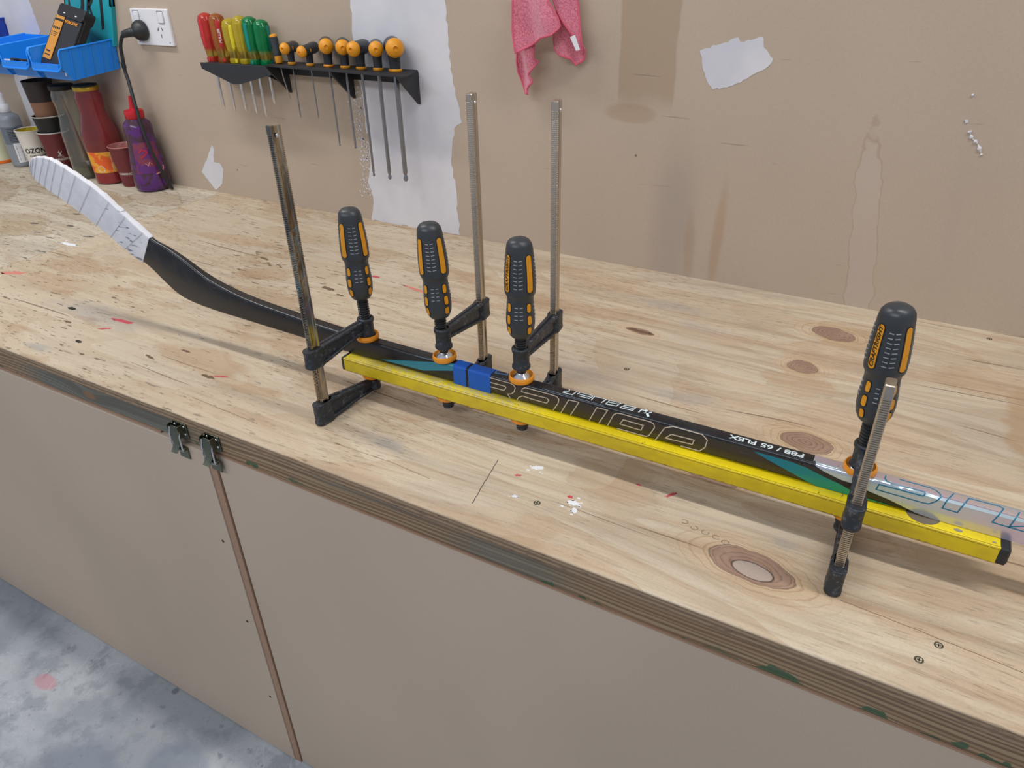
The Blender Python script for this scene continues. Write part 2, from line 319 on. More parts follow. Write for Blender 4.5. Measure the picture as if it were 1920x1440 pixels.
# ------------------------------------------------------------------ materials
def ply_material(name, seed, pale, tan, brown, left):
    g = G(name); P = g.co; X, Yc, Zc = g.sep(P)
    so = (seed*3.1, seed*1.7, seed)
    w1 = g.noise(g.mapp(P, so, sc=(1.3, 5, 1)), 1.0, 2, 0.5)
    # knots bend the grain: field = y + bumps around every knot
    F = g.math('MULTIPLY_ADD', w1, 0.10, Yc)
    kn = [] if left else [(-0.0724, 0.659, 0.050, 0.024), (-0.0826, 1.3039, 0.040, 0.024), (-0.1083, 1.1562, 0.025, 0.020), (-0.0619, 0.9373, 0.034, 0.024), (-0.16, 0.80, 0.035, 0.014), (-0.395, 1.156, 0.026, 0.010)]
    Pk = g.vmath('ADD', P, g.vmath('MULTIPLY', g.vmath('SUBTRACT', g.noise(P, 26, 3, .55, 0, True), (.5, .5, .5)), (.022, .013, 0)))
    ringm = 0.0; halo = 0.0; dmin = None
    for i, (cx, cy, rx, ry) in enumerate(kn):
        l = g.vmath('LENGTH', g.mapp(Pk, (cx, cy, 0), (0, 0, -0.12), (rx, ry, 1000), 'TEXTURE'))
        dy = g.math('DIVIDE', g.math('SUBTRACT', Yc, cy), ry)
        e = g.math('EXPONENT', g.math('MULTIPLY', g.math('MULTIPLY', l, l), -0.22))
        F = g.math('MULTIPLY_ADD', g.math('MULTIPLY', e, g.math('TANH', g.math('MULTIPLY', dy, 0.8))), -ry*0.9, F)
        dmin = l if dmin is None else g.math('MINIMUM', dmin, l)
    # growth figure: contour lines of a smooth stretched field
    fld = g.math('MULTIPLY_ADD', g.noise(g.mapp(g.comb(X, F, 0.0), so, sc=(0.9, 3.2, 1)), 1.6, 1.5, 0.45), 9.0, g.math('MULTIPLY', F, 9.0))
    figure = g.math('FRACT', fld)
    figc = g.math('POWER', g.rng(figure, 0.0, 1.0, 0, 1, False), 2.2)
    patch = g.rng(g.noise(g.mapp(g.comb(X, F, 0.0), (so[1], so[0], 0), sc=(1.2, 4.5, 1)), 2.2, 3, 0.55, 0.6), 0.50, 0.56)
    streak = g.noise(g.mapp(g.comb(X, F, 0.0), so, sc=(7, 190, 1)), 1.0, 3, 0.65)
    streak2 = g.noise(g.mapp(g.comb(X, F, 0.0), so, sc=(2.2, 60, 1)), 1.0, 3, 0.6)
    col = g.mix(g.math('MULTIPLY', figc, 0.55), pale, tan)
    col = g.mix(g.math('MULTIPLY', patch, 0.42), col, tan)
    col = g.mix(g.rng(streak2, 0.44, 0.70, 0, 0.40), col, brown)
    col = g.mix(g.rng(streak, 0.30, 0.5, 0.28, 0.0), col, (brown[0]*0.75, brown[1]*0.72, brown[2]*0.7, 1))
    col = g.mix(g.rng(streak, 0.58, 0.72, 0.0, 0.35), col, (min(1, pale[0]*1.15), min(1, pale[1]*1.15), min(1, pale[2]*1.15), 1))
    wob = g.noise(P, 22, 4, 0.65); wob2 = g.noise(P, 90, 3, 0.6); wob0 = g.noise(P, 7, 3, 0.6)
    wv = g.vmath('SUBTRACT', g.noise(g.mapp(P, sc=(.7, 1.3, 1)), 11, 4, .62, 0, True), (.5, .5, .5))
    Pw = g.vmath('ADD', P, g.vmath('MULTIPLY', wv, (.16, .055, 0)))
    wv2 = g.vmath('SUBTRACT', g.noise(P, 60, 3, .6, 0, True), (.5, .5, .5))
    Ps = g.vmath('ADD', P, g.vmath('MULTIPLY', wv2, (.018, .010, 0)))
    # grime: grey veil and water marks
    grime = g.rng(g.noise(g.mapp(P, (so[1], 2, 0), sc=(1.3, 2.6, 1)), 1.9, 4, 0.6), 0.44, 0.72, 0, 0.62 if left else 0.42)
    col = g.mix(grime, col, lin(166, 156, 142))
    if not left:
        lw = g.rng(X, -1.25, -0.45, 0.46, 0.0)
        col = g.mix(lw, col, lin(186, 172, 150))
        worn = g.rng(X, -1.2, -0.45, 1.0, 0.10)
    else: worn = 1.0
    sn = g.rng(g.noise(g.mapp(Pw, (so[1]+4, 3, 0), sc=(1.6, 5, 1)), 1.7, 4, .62), .54, .62, 0, 1)
    col = g.mix(g.math('MULTIPLY', sn, .42 if left else g.rng(X, -1.2, -.2, .45, .22)), col, lin(160, 126, 90))
    # short dark nicks and gouges along the grain, dense on the left
    nick = g.noise(g.mapp(P, so, (0, 0, -0.22), (28, 150, 1)), 1.0, 2, 0.6)
    nickm = g.rng(g.noise(P, 3.4, 3, 0.6), 0.36, 0.52)
    nk = g.math('MULTIPLY', g.math('MULTIPLY', g.rng(nick, 0.62, 0.69, 0, 1), nickm), worn)
    col = g.mix(g.math('MULTIPLY', nk, 0.8), col, lin(84, 70, 58))
    nickb = g.noise(g.mapp(P, (3, 5, 1), (0, 0, 0.25), (60, 200, 1)), 1.0, 2, 0.5)
    nk2 = g.math('MULTIPLY', g.math('MULTIPLY', g.rng(nickb, 0.66, 0.72, 0, 1), g.rng(wob0, 0.42, 0.58)), worn)
    col = g.mix(g.math('MULTIPLY', nk2, 0.7), col, lin(90, 76, 62))
    dsh = g.noise(g.mapp(g.comb(X, F, 0.0), (7, 1, 2), sc=(42, 430, 1)), 1.0, 1, 0.5)
    dm = g.math('MULTIPLY', g.rng(g.noise(P, 5, 2, 0.5), 0.40, 0.62, .12, 1), g.rng(X, -.9, .0, 1, .5))
    col = g.mix(g.math('MULTIPLY', g.rng(dsh, 0.61, 0.68, 0, .7), dm), col, lin(110, 86, 64))
    crk = g.noise(g.mapp(g.comb(X, F, 0.0), (2, 9, 4), sc=(2.4, 130, 1)), 1.0, 1, 0.4)
    ck = g.rng(crk, 0.735, 0.76, 0, 1)
    col = g.mix(g.math('MULTIPLY', ck, 0.75), col, lin(98, 76, 56))
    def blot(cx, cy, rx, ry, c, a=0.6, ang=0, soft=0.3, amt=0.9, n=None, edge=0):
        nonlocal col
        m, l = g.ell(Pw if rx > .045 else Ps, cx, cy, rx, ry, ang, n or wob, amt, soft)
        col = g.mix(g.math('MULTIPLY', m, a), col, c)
        if edge:
            e = g.rng(g.math('ABSOLUTE', g.math('SUBTRACT', l, 0.93)), 0.0, 0.10, edge, 0.0)
            col = g.mix(e, col, lin(120, 98, 70))
    if left:
        for (cx, cy, rx, ry, a, e) in [(-2.09, 0.99, .16, .07, .45, .3), (-2.2, 1.25, .25, .06, .5, .4), (-1.93, 1.31, .10, .05, .4, .5), (-2.55, 1.1, .2, .12, .5, .4), (-1.95, 0.75, .12, .05, .3, 0), (-2.0, 1.12, .1, .04, .4, .3)]:
            blot(cx, cy, rx, ry, lin(160, 138, 108), a, edge=e)
        blot(-1.751, 0.79, .035, .018, lin(206, 140, 128), .55, .3, .2, .5)
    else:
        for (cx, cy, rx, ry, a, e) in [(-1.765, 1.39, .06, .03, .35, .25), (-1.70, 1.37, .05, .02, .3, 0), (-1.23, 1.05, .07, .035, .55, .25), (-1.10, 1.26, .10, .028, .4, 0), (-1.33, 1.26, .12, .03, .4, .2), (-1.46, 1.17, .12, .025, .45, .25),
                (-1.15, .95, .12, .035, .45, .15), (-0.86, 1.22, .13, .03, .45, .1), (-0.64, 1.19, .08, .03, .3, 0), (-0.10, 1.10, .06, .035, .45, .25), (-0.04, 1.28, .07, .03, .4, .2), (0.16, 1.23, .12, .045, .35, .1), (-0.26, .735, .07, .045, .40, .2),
                (-.375, .57, .09, .020, .35, 0), (-.52, .95, .12, .03, .3, 0), (.098, .565, .05, .02, .3, 0), (-1.02, .705, .12, .03, .55, 0), (-0.90, .68, .10, .018, .5, 0), (-1.5, .95, .14, .03, .4, .2), (-1.6, .8, .12, .04, .35, 0), (-.62, 1.36, .2, .03, .25, 0), (.15, .78, .1, .04, .35, .1), (-.33, .605, .05, .02, .3, .1), (.215, 1.12, .035, .12, .7, 0), (-.03, 1.33, .05, .02, .3, .1), (-.2, 1.0, .08, .03, .3, .1)]:  # the tall blot at the far right edge paints in a soft shade
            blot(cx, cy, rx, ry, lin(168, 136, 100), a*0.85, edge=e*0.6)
        for (cx, cy, rx, ry, a) in [(-.594, .660, .055, .016, .45), (-1.35, .60, .035, .012, .45), (-.385, 1.285, .09, .022, .3), (-.43, .965, .06, .03, .3), (-.046, .714, .016, .010, .35), (-1.38, .74, .14, .035, .35), (-.30, 1.22, .05, .02, .22), (-.25, .98, .06, .02, .3)]:
            blot(cx, cy, rx, ry, lin(134, 140, 146), a, soft=.7)
    # knots themselves
    if kn:
        hm = g.rng(g.math('MULTIPLY_ADD', wob, .5, dmin), 1.25, 2.6, .5, 0.0)
        rg = g.math('FRACT', g.math('MULTIPLY', g.math('MULTIPLY_ADD', wob, .35, dmin), 4.5))
        hr = g.math('MULTIPLY', g.rng(dmin, 1.0, 2.6, 1, 0), g.rng(g.math('FRACT', g.math('MULTIPLY_ADD', wob, .6, g.math('MULTIPLY', dmin, 3.2))), .72, .98, 0, .5))
        col = g.mix(g.math('MULTIPLY', hm, .55), col, lin(208, 172, 126))
        col = g.mix(hr, col, lin(150, 112, 76))
        km = g.rng(g.math('MULTIPLY_ADD', wob, .22, dmin), 1.02, 1.14, 1, 0)
        kc = g.mix(g.rng(rg, .55, 1.0, 0, .75), lin(152, 120, 102), lin(98, 72, 62))
        kc = g.mix(g.rng(wob, .45, .7, 0, .5), kc, lin(178, 150, 130))
        col = g.mix(g.math('MULTIPLY', km, .9), col, kc)
        ke = g.rng(g.math('ABSOLUTE', g.math('SUBTRACT', g.math('MULTIPLY_ADD', wob, .22, dmin), 1.10)), 0, .05, .7, 0)
        col = g.mix(ke, col, lin(88, 64, 54))
        m2, l2 = g.ell(P, -.0684, .6535, .024, .0125, -.12, wob, .15, .12)
        col = g.mix(m2, col, lin(176, 158, 146))
        col = g.mix(g.rng(g.math('ABSOLUTE', g.math('SUBTRACT', l2, 1.0)), 0, .09, .9, 0), col, lin(56, 40, 40))
    tone = g.noise(g.mapp(P, so, sc=(1, 1, 1)), 300, 2, 0.6)
    col = g.mix(g.rng(tone, .35, .7, 0, .12), col, (0.25, 0.2, 0.15, 1))
    # edge plies on the front face
    edge = g.rng(Yc, .5685, .5715, 1, 0)
    lay = g.math('FRACT', g.math('MULTIPLY_ADD', g.noise(g.mapp(P, sc=(3, 1, 20)), 3, 3), .35, g.math('MULTIPLY', Zc, 1/0.0068)))
    ec = g.mix(g.rng(lay, .35, .6, 0, 1), lin(158, 134, 106), lin(126, 104, 84))
    ec = g.mix(g.rng(g.noise(g.mapp(P, sc=(10, 1, 60)), 8, 3), .5, .7, 0, .6), ec, lin(86, 70, 60))
    col = g.mix(g.math('MULTIPLY', edge, g.rng(Zc, .866, .8695, 1, 0)), col, ec)
    h = g.math('ADD', g.math('MULTIPLY', streak, .5), g.math('MULTIPLY', g.math('ADD', nk, ck), -1.0))
    g.bump(h, 0.35, 0.0008)
    g.done(col, g.rng(streak2, .3, .7, .58, .76), 0.0, Specular_IOR_Level=0.35)
    return g.m
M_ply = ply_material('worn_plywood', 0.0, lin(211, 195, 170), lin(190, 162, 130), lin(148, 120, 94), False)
M_plyL = ply_material('scuffed_plywood', 2.3, lin(206, 196, 176), lin(188, 174, 150), lin(150, 136, 116), True)

def board_material(name, base, wall):
    g = G(name); P = g.co
    fib = g.noise(P, 420, 3, 0.7); big = g.noise(g.mapp(P, sc=(1, 1, .6)), 1.6, 3, .55); fl = g.noise(P, 90, 3, .6)
    col = g.mix(g.rng(big, .35, .68), base, tuple(c*.90 for c in base[:3])+(1,))
    col = g.mix(g.rng(fib, .30, .62, .18, 0), col, tuple(c*.6 for c in base[:3])+(1,))
    col = g.mix(g.rng(fl, .60, .78, 0, .12), col, tuple(min(1, c*1.25) for c in base[:3])+(1,))
    if wall:
        wob = g.noise(P, 14, 3, .6); wob2 = g.noise(P, 60, 3, .6); X, Yc, Zc = g.sep(P)
        def st(cx, cz, rx, rz, c, a, ang=0, soft=.25, amt=.5, n=None, e=0):
            nonlocal col
            m, l = g.ell(P, cx, cz, rx, rz, ang, n or wob, amt, soft, 'xz'); col = g.mix(g.math('MULTIPLY', m, a), col, c)
            if e: col = g.mix(g.rng(g.math('ABSOLUTE', g.math('SUBTRACT', l, .95)), 0, .08, e, 0), col, lin(140, 108, 74))
        # damp squarish stain above, water runs lower down
        m = g.math('MULTIPLY', g.rng(g.math('ABSOLUTE', g.math('SUBTRACT', g.math('MULTIPLY_ADD', wob, .012, X), -.513)), .054, .060, 1, 0), g.rng(g.math('MULTIPLY_ADD', wob, .03, Zc), 1.205, 1.25, 0, 1))
        col = g.mix(g.math('MULTIPLY', m, .45), col, lin(150, 124, 96))
        st(-.545, 1.19, .055, .02, lin(158, 130, 100), .4)
        st(-.44, .98, .05, .17, lin(152, 140, 134), .45, soft=.7)
        st(-.40, .93, .012, .09, lin(160, 132, 102), .35, .05, soft=.5)
        st(-.345, .96, .012, .12, lin(166, 132, 102), .45, -.03, soft=.6)
        st(-.075, .98, .024, .25, lin(190, 176, 166), .35, .12, .25, 1.3, e=.28)
        st(.05, 1.1, .012, .2, lin(176, 160, 150), .25, .1, soft=.5)
        st(-2.05, 1.1, .03, .16, lin(140, 126, 110), .25, .1, soft=.6)
        # pinholes and scuffs
        v = g.voro(g.mapp(P, sc=(1, .01, 1)), 9); col = g.mix(g.rng(v, .012, .03, .8, 0), col, lin(70, 58, 52))
        sc = g.noise(g.mapp(P, (4, 0, 2), (0, .2, 0), (9, 1, 90)), 1, 2); col = g.mix(g.rng(sc, .74, .78, 0, .25), col, lin(120, 102, 88))
        for (cx, cz) in [(-.52, 1.262), (-.335, 1.15), (-.455, 1.19)]:
            st(cx, cz, .03, .0007, lin(96, 80, 70), .5, -.02, .2, .3, wob2)
    g.bump(fib, .12, .0004)
    return g.done(col, .78, 0.0, Specular_IOR_Level=0.25)
M_wall = board_material('wall_board', lin(187, 170, 152), True)
M_panel = board_material('panel_board', lin(194, 176, 157), False)
M_panel_edge = plain('panel_edge', lin(162, 130, 106), .8, sc=40)
def plaster():
    g = G('white_plaster'); P = g.co
    n = g.noise(P, 5, 4, .6); n2 = g.noise(P, 120, 3, .6)
    c = g.mix(g.rng(n, .35, .65), lin(200, 200, 208), lin(214, 213, 217)); c = g.mix(g.rng(g.voro(g.mapp(P, sc=(1, .01, 1)), 14), .01, .02, .6, 0), c, lin(90, 88, 90))
    g.bump(n2, .1, .0003); return g.done(c, .62)
M_plaster = plaster()
def rail_material():
    g = G('treated_rail'); P = g.co; X, Yc, Zc = g.sep(P)
    w = g.noise(g.mapp(P, sc=(1.2, 1, 1)), 1.5, 2)
    l = g.vmath('LENGTH', g.mapp(P, (-1.17, 0, .836), (0, 0, 0), (.035, 1000, .016), 'TEXTURE'))
    e = g.math('EXPONENT', g.math('MULTIPLY', g.math('MULTIPLY', l, l), -.5))
    F = g.math('ADD', g.math('MULTIPLY_ADD', w, .05, Zc), g.math('MULTIPLY', e, .012))
    s = g.noise(g.mapp(g.comb(X, 0.0, F), sc=(2.2, 1, 150)), 1, 2, .5); b = g.wave(g.comb(g.math('MULTIPLY', X, .02), 0.0, g.math('MULTIPLY_ADD', g.noise(g.mapp(P, sc=(2.5, 1, 30)), 1, 3), .012, F)), 46, 5, 3, 2.5, 'Z')
    c = g.mix(g.rng(b, .3, .9), lin(160, 136, 106), lin(112, 90, 68))
    c = g.mix(g.rng(s, .35, .65, 0, .5), c, lin(128, 100, 72))
    gr = g.rng(g.noise(g.mapp(P, (3, 0, 0), sc=(1.7, 1, 9)), 1, 3), .46, .62, 0, .65)
    gr = g.math('MAXIMUM', gr, g.rng(g.math('ABSOLUTE', g.math('SUBTRACT', X, -1.13)), .15, .28, .85, 0))
    gr = g.math('MAXIMUM', gr, g.rng(g.math('ABSOLUTE', g.math('SUBTRACT', X, -.34)), .03, .12, .6, 0))
    c = g.mix(gr, c, g.mix(g.rng(s, .4, .6), lin(106, 112, 104), lin(84, 88, 82)))
    wet = g.noise(g.mapp(P, sc=(6, 1, 6)), 3, 3, .6)
    wq = g.rng(wet, .36, .58)
    gm = g.math('MULTIPLY', g.rng(g.math('MULTIPLY_ADD', wq, .016, Zc), .8285, .8295, 1, 0), g.rng(g.noise(g.mapp(P, sc=(1, 1, .1)), 2.3, 1), .50, .56))
    gm = g.math('MAXIMUM', gm, g.math('MULTIPLY', g.rng(g.math('MULTIPLY_ADD', wq, .016, Zc), .8325, .8335, 1, 0), g.rng(X, -.12, -.02)))
    c = g.mix(g.math('MULTIPLY', gm, .85), c, lin(52, 88, 62))
    kn = g.rng(l, .35, .6, 1, 0); c = g.mix(g.math('MULTIPLY', kn, .9), c, g.mix(g.math('FRACT', g.math('MULTIPLY', l, 7)), lin(150, 116, 84), lin(112, 82, 60)))
    v = g.voro(g.mapp(P, sc=(1, .01, 1)), 7); c = g.mix(g.rng(v, .012, .02, .9, 0), c, lin(30, 24, 20))
    g.bump(s, .3, .0006); return g.done(c, .72)
M_rail = rail_material()
def floor_material():
    g = G('concrete'); P = g.co
    a = g.noise(P, 2.2, 5, .6, .4); b = g.noise(P, 14, 5, .65); c0 = g.noise(P, 200, 3, .7)
    c = g.mix(g.rng(a, .42, .56), lin(150, 156, 162), lin(180, 185, 190)); c = g.mix(g.rng(b, .40, .52, .5, 0), c, lin(124, 130, 138)); c = g.mix(g.rng(g.noise(P, 38, 3, .6), .64, .70, 0, .5), c, lin(104, 108, 116))
    c = g.mix(g.rng(c0, .3, .6, .15, 0), c, lin(110, 114, 120))
    wb = g.noise(P, 9, 3, .6)
    def st(cx, cy, rx, ry, cc, al, soft=.3, n=None):
        nonlocal c
        m, l = g.ell(P, cx, cy, rx, ry, 0, n or wb, .8, soft); c = g.mix(g.math('MULTIPLY', m, al), c, cc)
    for a_ in [(-1.55, .42, .035, .02, lin(196, 140, 150), .7), (-1.25, .30, .12, .10, lin(118, 128, 144), .55), (-1.9, .5, .3, .1, lin(132, 138, 148), .5), (-1.1, .42, .08, .06, lin(104, 116, 134), .5), (-1.75, .28, .06, .05, lin(142, 144, 150), .6), (-1.52,.2,.02,.012,lin(100,104,112),.8), (-1.35,.12,.014,.01,lin(60,64,72),.9)]: st(*a_)
    v = g.voro(P, 8); c = g.mix(g.rng(v, .05, .09, .75, 0), c, lin(92, 96, 104))
    s = g.noise(g.mapp(P, sc=(1, 1, 1)), 6, 2, .5, 1.2); m = g.rng(g.math('ABSOLUTE', g.math('SUBTRACT', s, .5)), 0, .006, .5, 0)
    c = g.mix(g.math('MULTIPLY', m, g.rng(a, .5, .6)), c, lin(215, 218, 222))
    g.bump(c0, .2, .0006); return g.done(c, g.rng(a, .4, .6, .45, .6))
M_floor = floor_material()

M_black = plain('black_plastic', lin(34, 36, 39), .42, var=.1, sc=30)
M_cast = (lambda g: (g.bump(g.noise(g.co, 260, 4, .7), .6, .0009), g.done(g.mix(g.rng(g.noise(g.co, 130, 4, .75), .52, .72), lin(36, 41, 48), lin(92, 98, 106)), .46))[1])(G('black_cast_iron'))
M_grip = plain('charcoal_rubber', lin(52, 56, 60), .38, var=.08, sc=30, bump=.1)
M_ridge = plain('worn_ridge', lin(150, 154, 158), .5)
M_amber = plain('amber_rubber', lin(222, 148, 22), .45, var=.1, sc=40)
M_orange = plain('orange_plastic', lin(236, 150, 34), .42, var=.05, sc=40, Subsurface_Weight=0.0)
M_steel = plain('brushed_steel', lin(196, 186, 172), .30, 1.0, var=.12, sc=18, bump=.12)
M_bright = plain('polished_steel', lin(225, 226, 228), .14, 1.0, var=.03)
M_screw = plain('blackened_thread', lin(66, 66, 68), .32, .6)
def chrome_bar():
    g = G('smeared_chrome'); P = g.co; X, Yc, Zc = g.sep(P)
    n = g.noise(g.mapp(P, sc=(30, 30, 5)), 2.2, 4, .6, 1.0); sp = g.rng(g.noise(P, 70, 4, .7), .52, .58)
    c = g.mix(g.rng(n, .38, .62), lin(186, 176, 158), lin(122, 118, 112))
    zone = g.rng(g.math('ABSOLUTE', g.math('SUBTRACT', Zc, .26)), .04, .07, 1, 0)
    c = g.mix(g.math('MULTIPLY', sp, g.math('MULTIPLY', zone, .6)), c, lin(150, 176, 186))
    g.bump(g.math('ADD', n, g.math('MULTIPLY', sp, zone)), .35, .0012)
    return g.done(c, g.rng(n, .3, .7, .08, .24), 1.0)
M_chrome = chrome_bar()
M_hex = plain('hex_steel', lin(140, 142, 148), .32, .9, var=.06)
M_tapeline = plain('tape_overlap_grey', lin(166, 168, 176), .7)
M_nickel = plain('nickel_latch', lin(118, 122, 108), .25, 1.0, var=.15)
def level_yellow():
    g = G('scratched_yellow'); P = g.co; X, Yc, Zc = g.sep(P)
    n = g.noise(P, 16, 3, .6); s1 = g.noise(g.mapp(P, (1, 2, 3), (0, .4, .3), (45, 45, 200)), 1, 3, .6); s2 = g.noise(g.mapp(P, (5, 1, 3), (0, -.5, -.3), (200, 60, 50)), 1, 3, .6)
    c = g.mix(g.rng(n, .35, .65), lin(240, 214, 18), lin(226, 200, 30))
    top = g.rng(g.math('ABSOLUTE', g.math('SUBTRACT', X, -.56)), .11, .20, 1, 0)
    worn = g.math('MULTIPLY', top, g.rng(g.noise(g.mapp(P, (0, 0, 0), (.2, .3, .5), (1, 2.2, 2)), 95, 5, .75, 2.0), .47, .56, 0, .85))
    worn = g.math('MULTIPLY', worn, g.rng(Zc, .932, .9355, .12, 1))
    c = g.mix(worn, c, lin(196, 186, 150))
    c = g.mix(g.rng(s1, .70, .74, 0, .75), c, lin(70, 58, 20)); c = g.mix(g.rng(s2, .71, .75, 0, .8), c, lin(74, 62, 22))
    c = g.mix(g.math('MULTIPLY', g.rng(Yc, .7375, .7385, 1, 0), g.rng(g.noise(g.mapp(P, sc=(2, 1, 5)), 20, 3), .3, .7, .3, .6)), c, lin(190, 160, 26))  # front face coloured darker than the top, painting in its shade
    lo = g.rng(g.math('MULTIPLY_ADD', g.noise(P, 160, 3), .004, Zc), .9165, .9185, .8, 0); c = g.mix(lo, c, lin(92, 78, 30))
    g.bump(g.math('ADD', s1, g.math('MULTIPLY', worn, .5)), .2, .0005)
    return g.done(c, g.rng(worn, 0, 1, .30, .45), 0.0)
M_yellow = level_yellow()
def shaft_black():
    g = G('glossy_black_shaft'); P = g.co; X, Yc, Zc = g.sep(P)
    n = g.noise(P, 25, 3)
    l = g.math('FRACT', g.math('MULTIPLY', g.math('MULTIPLY_ADD', X, .16, Zc), 520))
    m = g.math('MULTIPLY', g.rng(l, .55, .8, 0, 1), g.math('MULTIPLY', g.rng(X, -.50, -.47), g.rng(X, -.06, .02, 1, 0)))
    m = g.math('MULTIPLY', m, g.rng(Yc, .7531, .7534, 1, 0)); m = g.math('MULTIPLY', m, g.rng(Zc, .9625, .9632, 1, 0))
    c = g.mix(g.rng(n, .4, .7), lin(24, 25, 29), lin(34, 34, 38)); c = g.mix(g.math('MULTIPLY', m, .8), c, lin(94, 80, 50))
    sc = g.rng(g.noise(g.mapp(P, sc=(20, 60, 300)), 1, 3), .72, .76, 0, .3); c = g.mix(sc, c, lin(110, 112, 118))
    return g.done(c, g.rng(n, .3, .7, .20, .30), 0.0)
M_shaft = shaft_black()
def tape_white():
    g = G('white_cloth_tape'); P = g.co
    n = g.noise(P, 30, 4, .6); w = g.noise(P, 900, 2)
    c = g.mix(g.rng(n, .35, .65), lin(214, 215, 222), lin(226, 226, 231))
    X, Yc, Zc = g.sep(P)
    s = g.noise(g.mapp(P, (1, 0, 1), (0, -.9, 0), (40, 1, 190)), 1, 2); sm = g.math('MULTIPLY', g.rng(s, .62, .68), g.rng(X, -1.30, -1.24))
    c = g.mix(g.math('MULTIPLY', sm, .8), c, lin(96, 100, 110)); g.bump(w, .3, .0003)
    return g.done(c, .72)
M_tape = tape_white()
M_bluetape = plain('blue_masking_tape', lin(12, 92, 190), .55, var=.1, sc=80, bump=.4)
M_teal = (lambda g: g.done(g.mix(g.rng(g.sep(g.co)[0], -.10, .03), lin(30, 132, 160), lin(48, 160, 120)), .22, .35))(G('teal_foil'))
M_teal1 = plain('dull_teal_print', lin(40, 130, 150), .3)
def silver_foil():
    g = G('iridescent_foil'); P = g.co; X, Yc, Zc = g.sep(P)
    lw = g.t.nodes.new('ShaderNodeLayerWeight'); lw.inputs[0].default_value = .5
    f = g.math('FRACT', g.math('MULTIPLY_ADD', lw.outputs['Facing'], 1.4, g.math('MULTIPLY', X, 1.6)))
    c = g.ramp(f, [(0, lin(196, 204, 224)), (.3, lin(190, 224, 220)), (.55, lin(214, 194, 220)), (.8, lin(226, 206, 200)), (1, lin(196, 204, 224))])
    n = g.noise(g.mapp(P, sc=(2, 300, 300)), 1, 2); g.bump(n, .15, .0003)
    return g.done(g.mix(.35, c, lin(214, 214, 216)), .22, .62)
M_silver = silver_foil()
M_tealline = plain('teal_ink', lin(16, 118, 150), .35)
M_goldline = plain('pale_bronze_ink', lin(206, 190, 170), .4)
M_whiteink = plain('white_ink', lin(226, 240, 244), .4)
M_blueink = plain('blue_ink', lin(70, 150, 210), .4)
M_blackink = plain('black_ink', lin(30, 24, 22), .5)
M_letterfill = plain('smoked_grey_ink', lin(50, 50, 46), .3)
M_white = plain('white_plastic', lin(226, 226, 230), .4, var=.02)
M_bin = plain('blue_polypropylene', lin(24, 136, 236), .38, var=.06, sc=15)
M_bindark = plain('dark_blue_polypropylene', lin(20, 62, 168), .38, var=.06, sc=15)
M_turq = plain('turquoise_board', lin(30, 158, 172), .55, var=.05)
M_art = (lambda g: g.done(g.mix(g.rng(g.wave(g.mapp(g.co, rot=(0, .7, 0)), 60, axis='X'), .4, .6), lin(44, 44, 48), lin(30, 30, 34)), .5))(G('dark_patterned_print'))
M_cloth = (lambda g: (g.bump(g.noise(g.co, 700, 3, .7), .9, .0016), g.done(g.mix(g.rng(g.noise(g.co, 350, 3, .7), .3, .7), lin(196, 90, 112), lin(240, 146, 166)), .95, Sheen_Weight=.5))[1])(G('pink_microfibre'))
M_hem = plain('pink_hem', lin(214, 98, 122), .9, sc=300, bump=.6)
def clear(name, col, rough=.06, trans=1.0, ior=1.45, **kw):
    g = G(name); return g.done(col, rough, 0.0, Transmission_Weight=trans, IOR=ior, **kw)
def acetate(name, col, trans):
    g = G(name); X, Yc, Zc = g.sep(g.co)
    f = g.math('MAXIMUM', g.rng(Zc, .018, .034, 0, 1), g.rng(Zc, .011, .013, 1, 0))
    c = g.mix(f, lin(214, 190, 84), col); t = g.rng(f, 0, 1, .85, trans)
    return g.done(c, .07, 0.0, Transmission_Weight=t, IOR=1.45)
M_glass = clear('dusty_glass', lin(242, 244, 238), .08, .95)
M_red_acr = acetate('red_acetate', lin(214, 60, 50), .5)
M_amb_acr = acetate('amber_acetate', lin(222, 140, 60), .75)
M_yel_acr = acetate('yellow_acetate', lin(226, 204, 50), .6)
M_grn_acr = acetate('green_acetate', lin(0, 140, 78), .45)
M_liq_red = clear('red_liquid', lin(216, 34, 38), .1, .1)
M_liq_olive = clear('olive_liquid', lin(122, 116, 62), .1, .45)
M_redglass = clear('red_stained_glass', lin(226, 128, 132), .10, .88)
def splat(name, a, b, sc, t0=.48, t1=.55, rough=.35, **kw):
    g = G(name); n = g.noise(g.co, sc, 4, .65, .5); return g.done(g.mix(g.rng(n, t0, t1), a, b), rough, **kw)
M_purple = splat('purple_paint_bottle', lin(70, 46, 56), lin(90, 44, 116), 20, .46, .58, .16)
M_purplabel = splat('torn_purple_label', lin(92, 40, 112), lin(124, 52, 70), 26, .46, .56, .3)
M_redcap = plain('red_cap_plastic', lin(188, 26, 40), .35)
M_saucelabel = splat('orange_sauce_label', lin(232, 96, 40), lin(238, 168, 52), 24, .45, .56, .4)
M_gold = plain('gold_lid', lin(202, 160, 60), .3, .8)
M_maroon = plain('maroon_card', lin(112, 44, 46), .6)
M_blackcard = plain('black_card', lin(34, 34, 36), .5)
M_kraft = plain('kraft_card', lin(150, 108, 82), .7)
M_darkcard = plain('dark_brown_card', lin(50, 40, 38), .55)
M_creamcard = plain('cream_card', lin(226, 220, 208), .6, var=.03)
M_yellowin = splat('yellow_paint_inside', lin(188, 164, 24), lin(206, 186, 60), 30)
M_pinkin = splat('pink_paint_inside', lin(206, 150, 142), lin(190, 120, 116), 30)
M_grey_pl = plain('grey_plastic', lin(138, 144, 152), .35)
M_greyband = plain('grey_label', lin(104, 112, 124), .45)
M_tub = splat('faded_cream_label', lin(214, 214, 184), lin(222, 210, 178), 12)
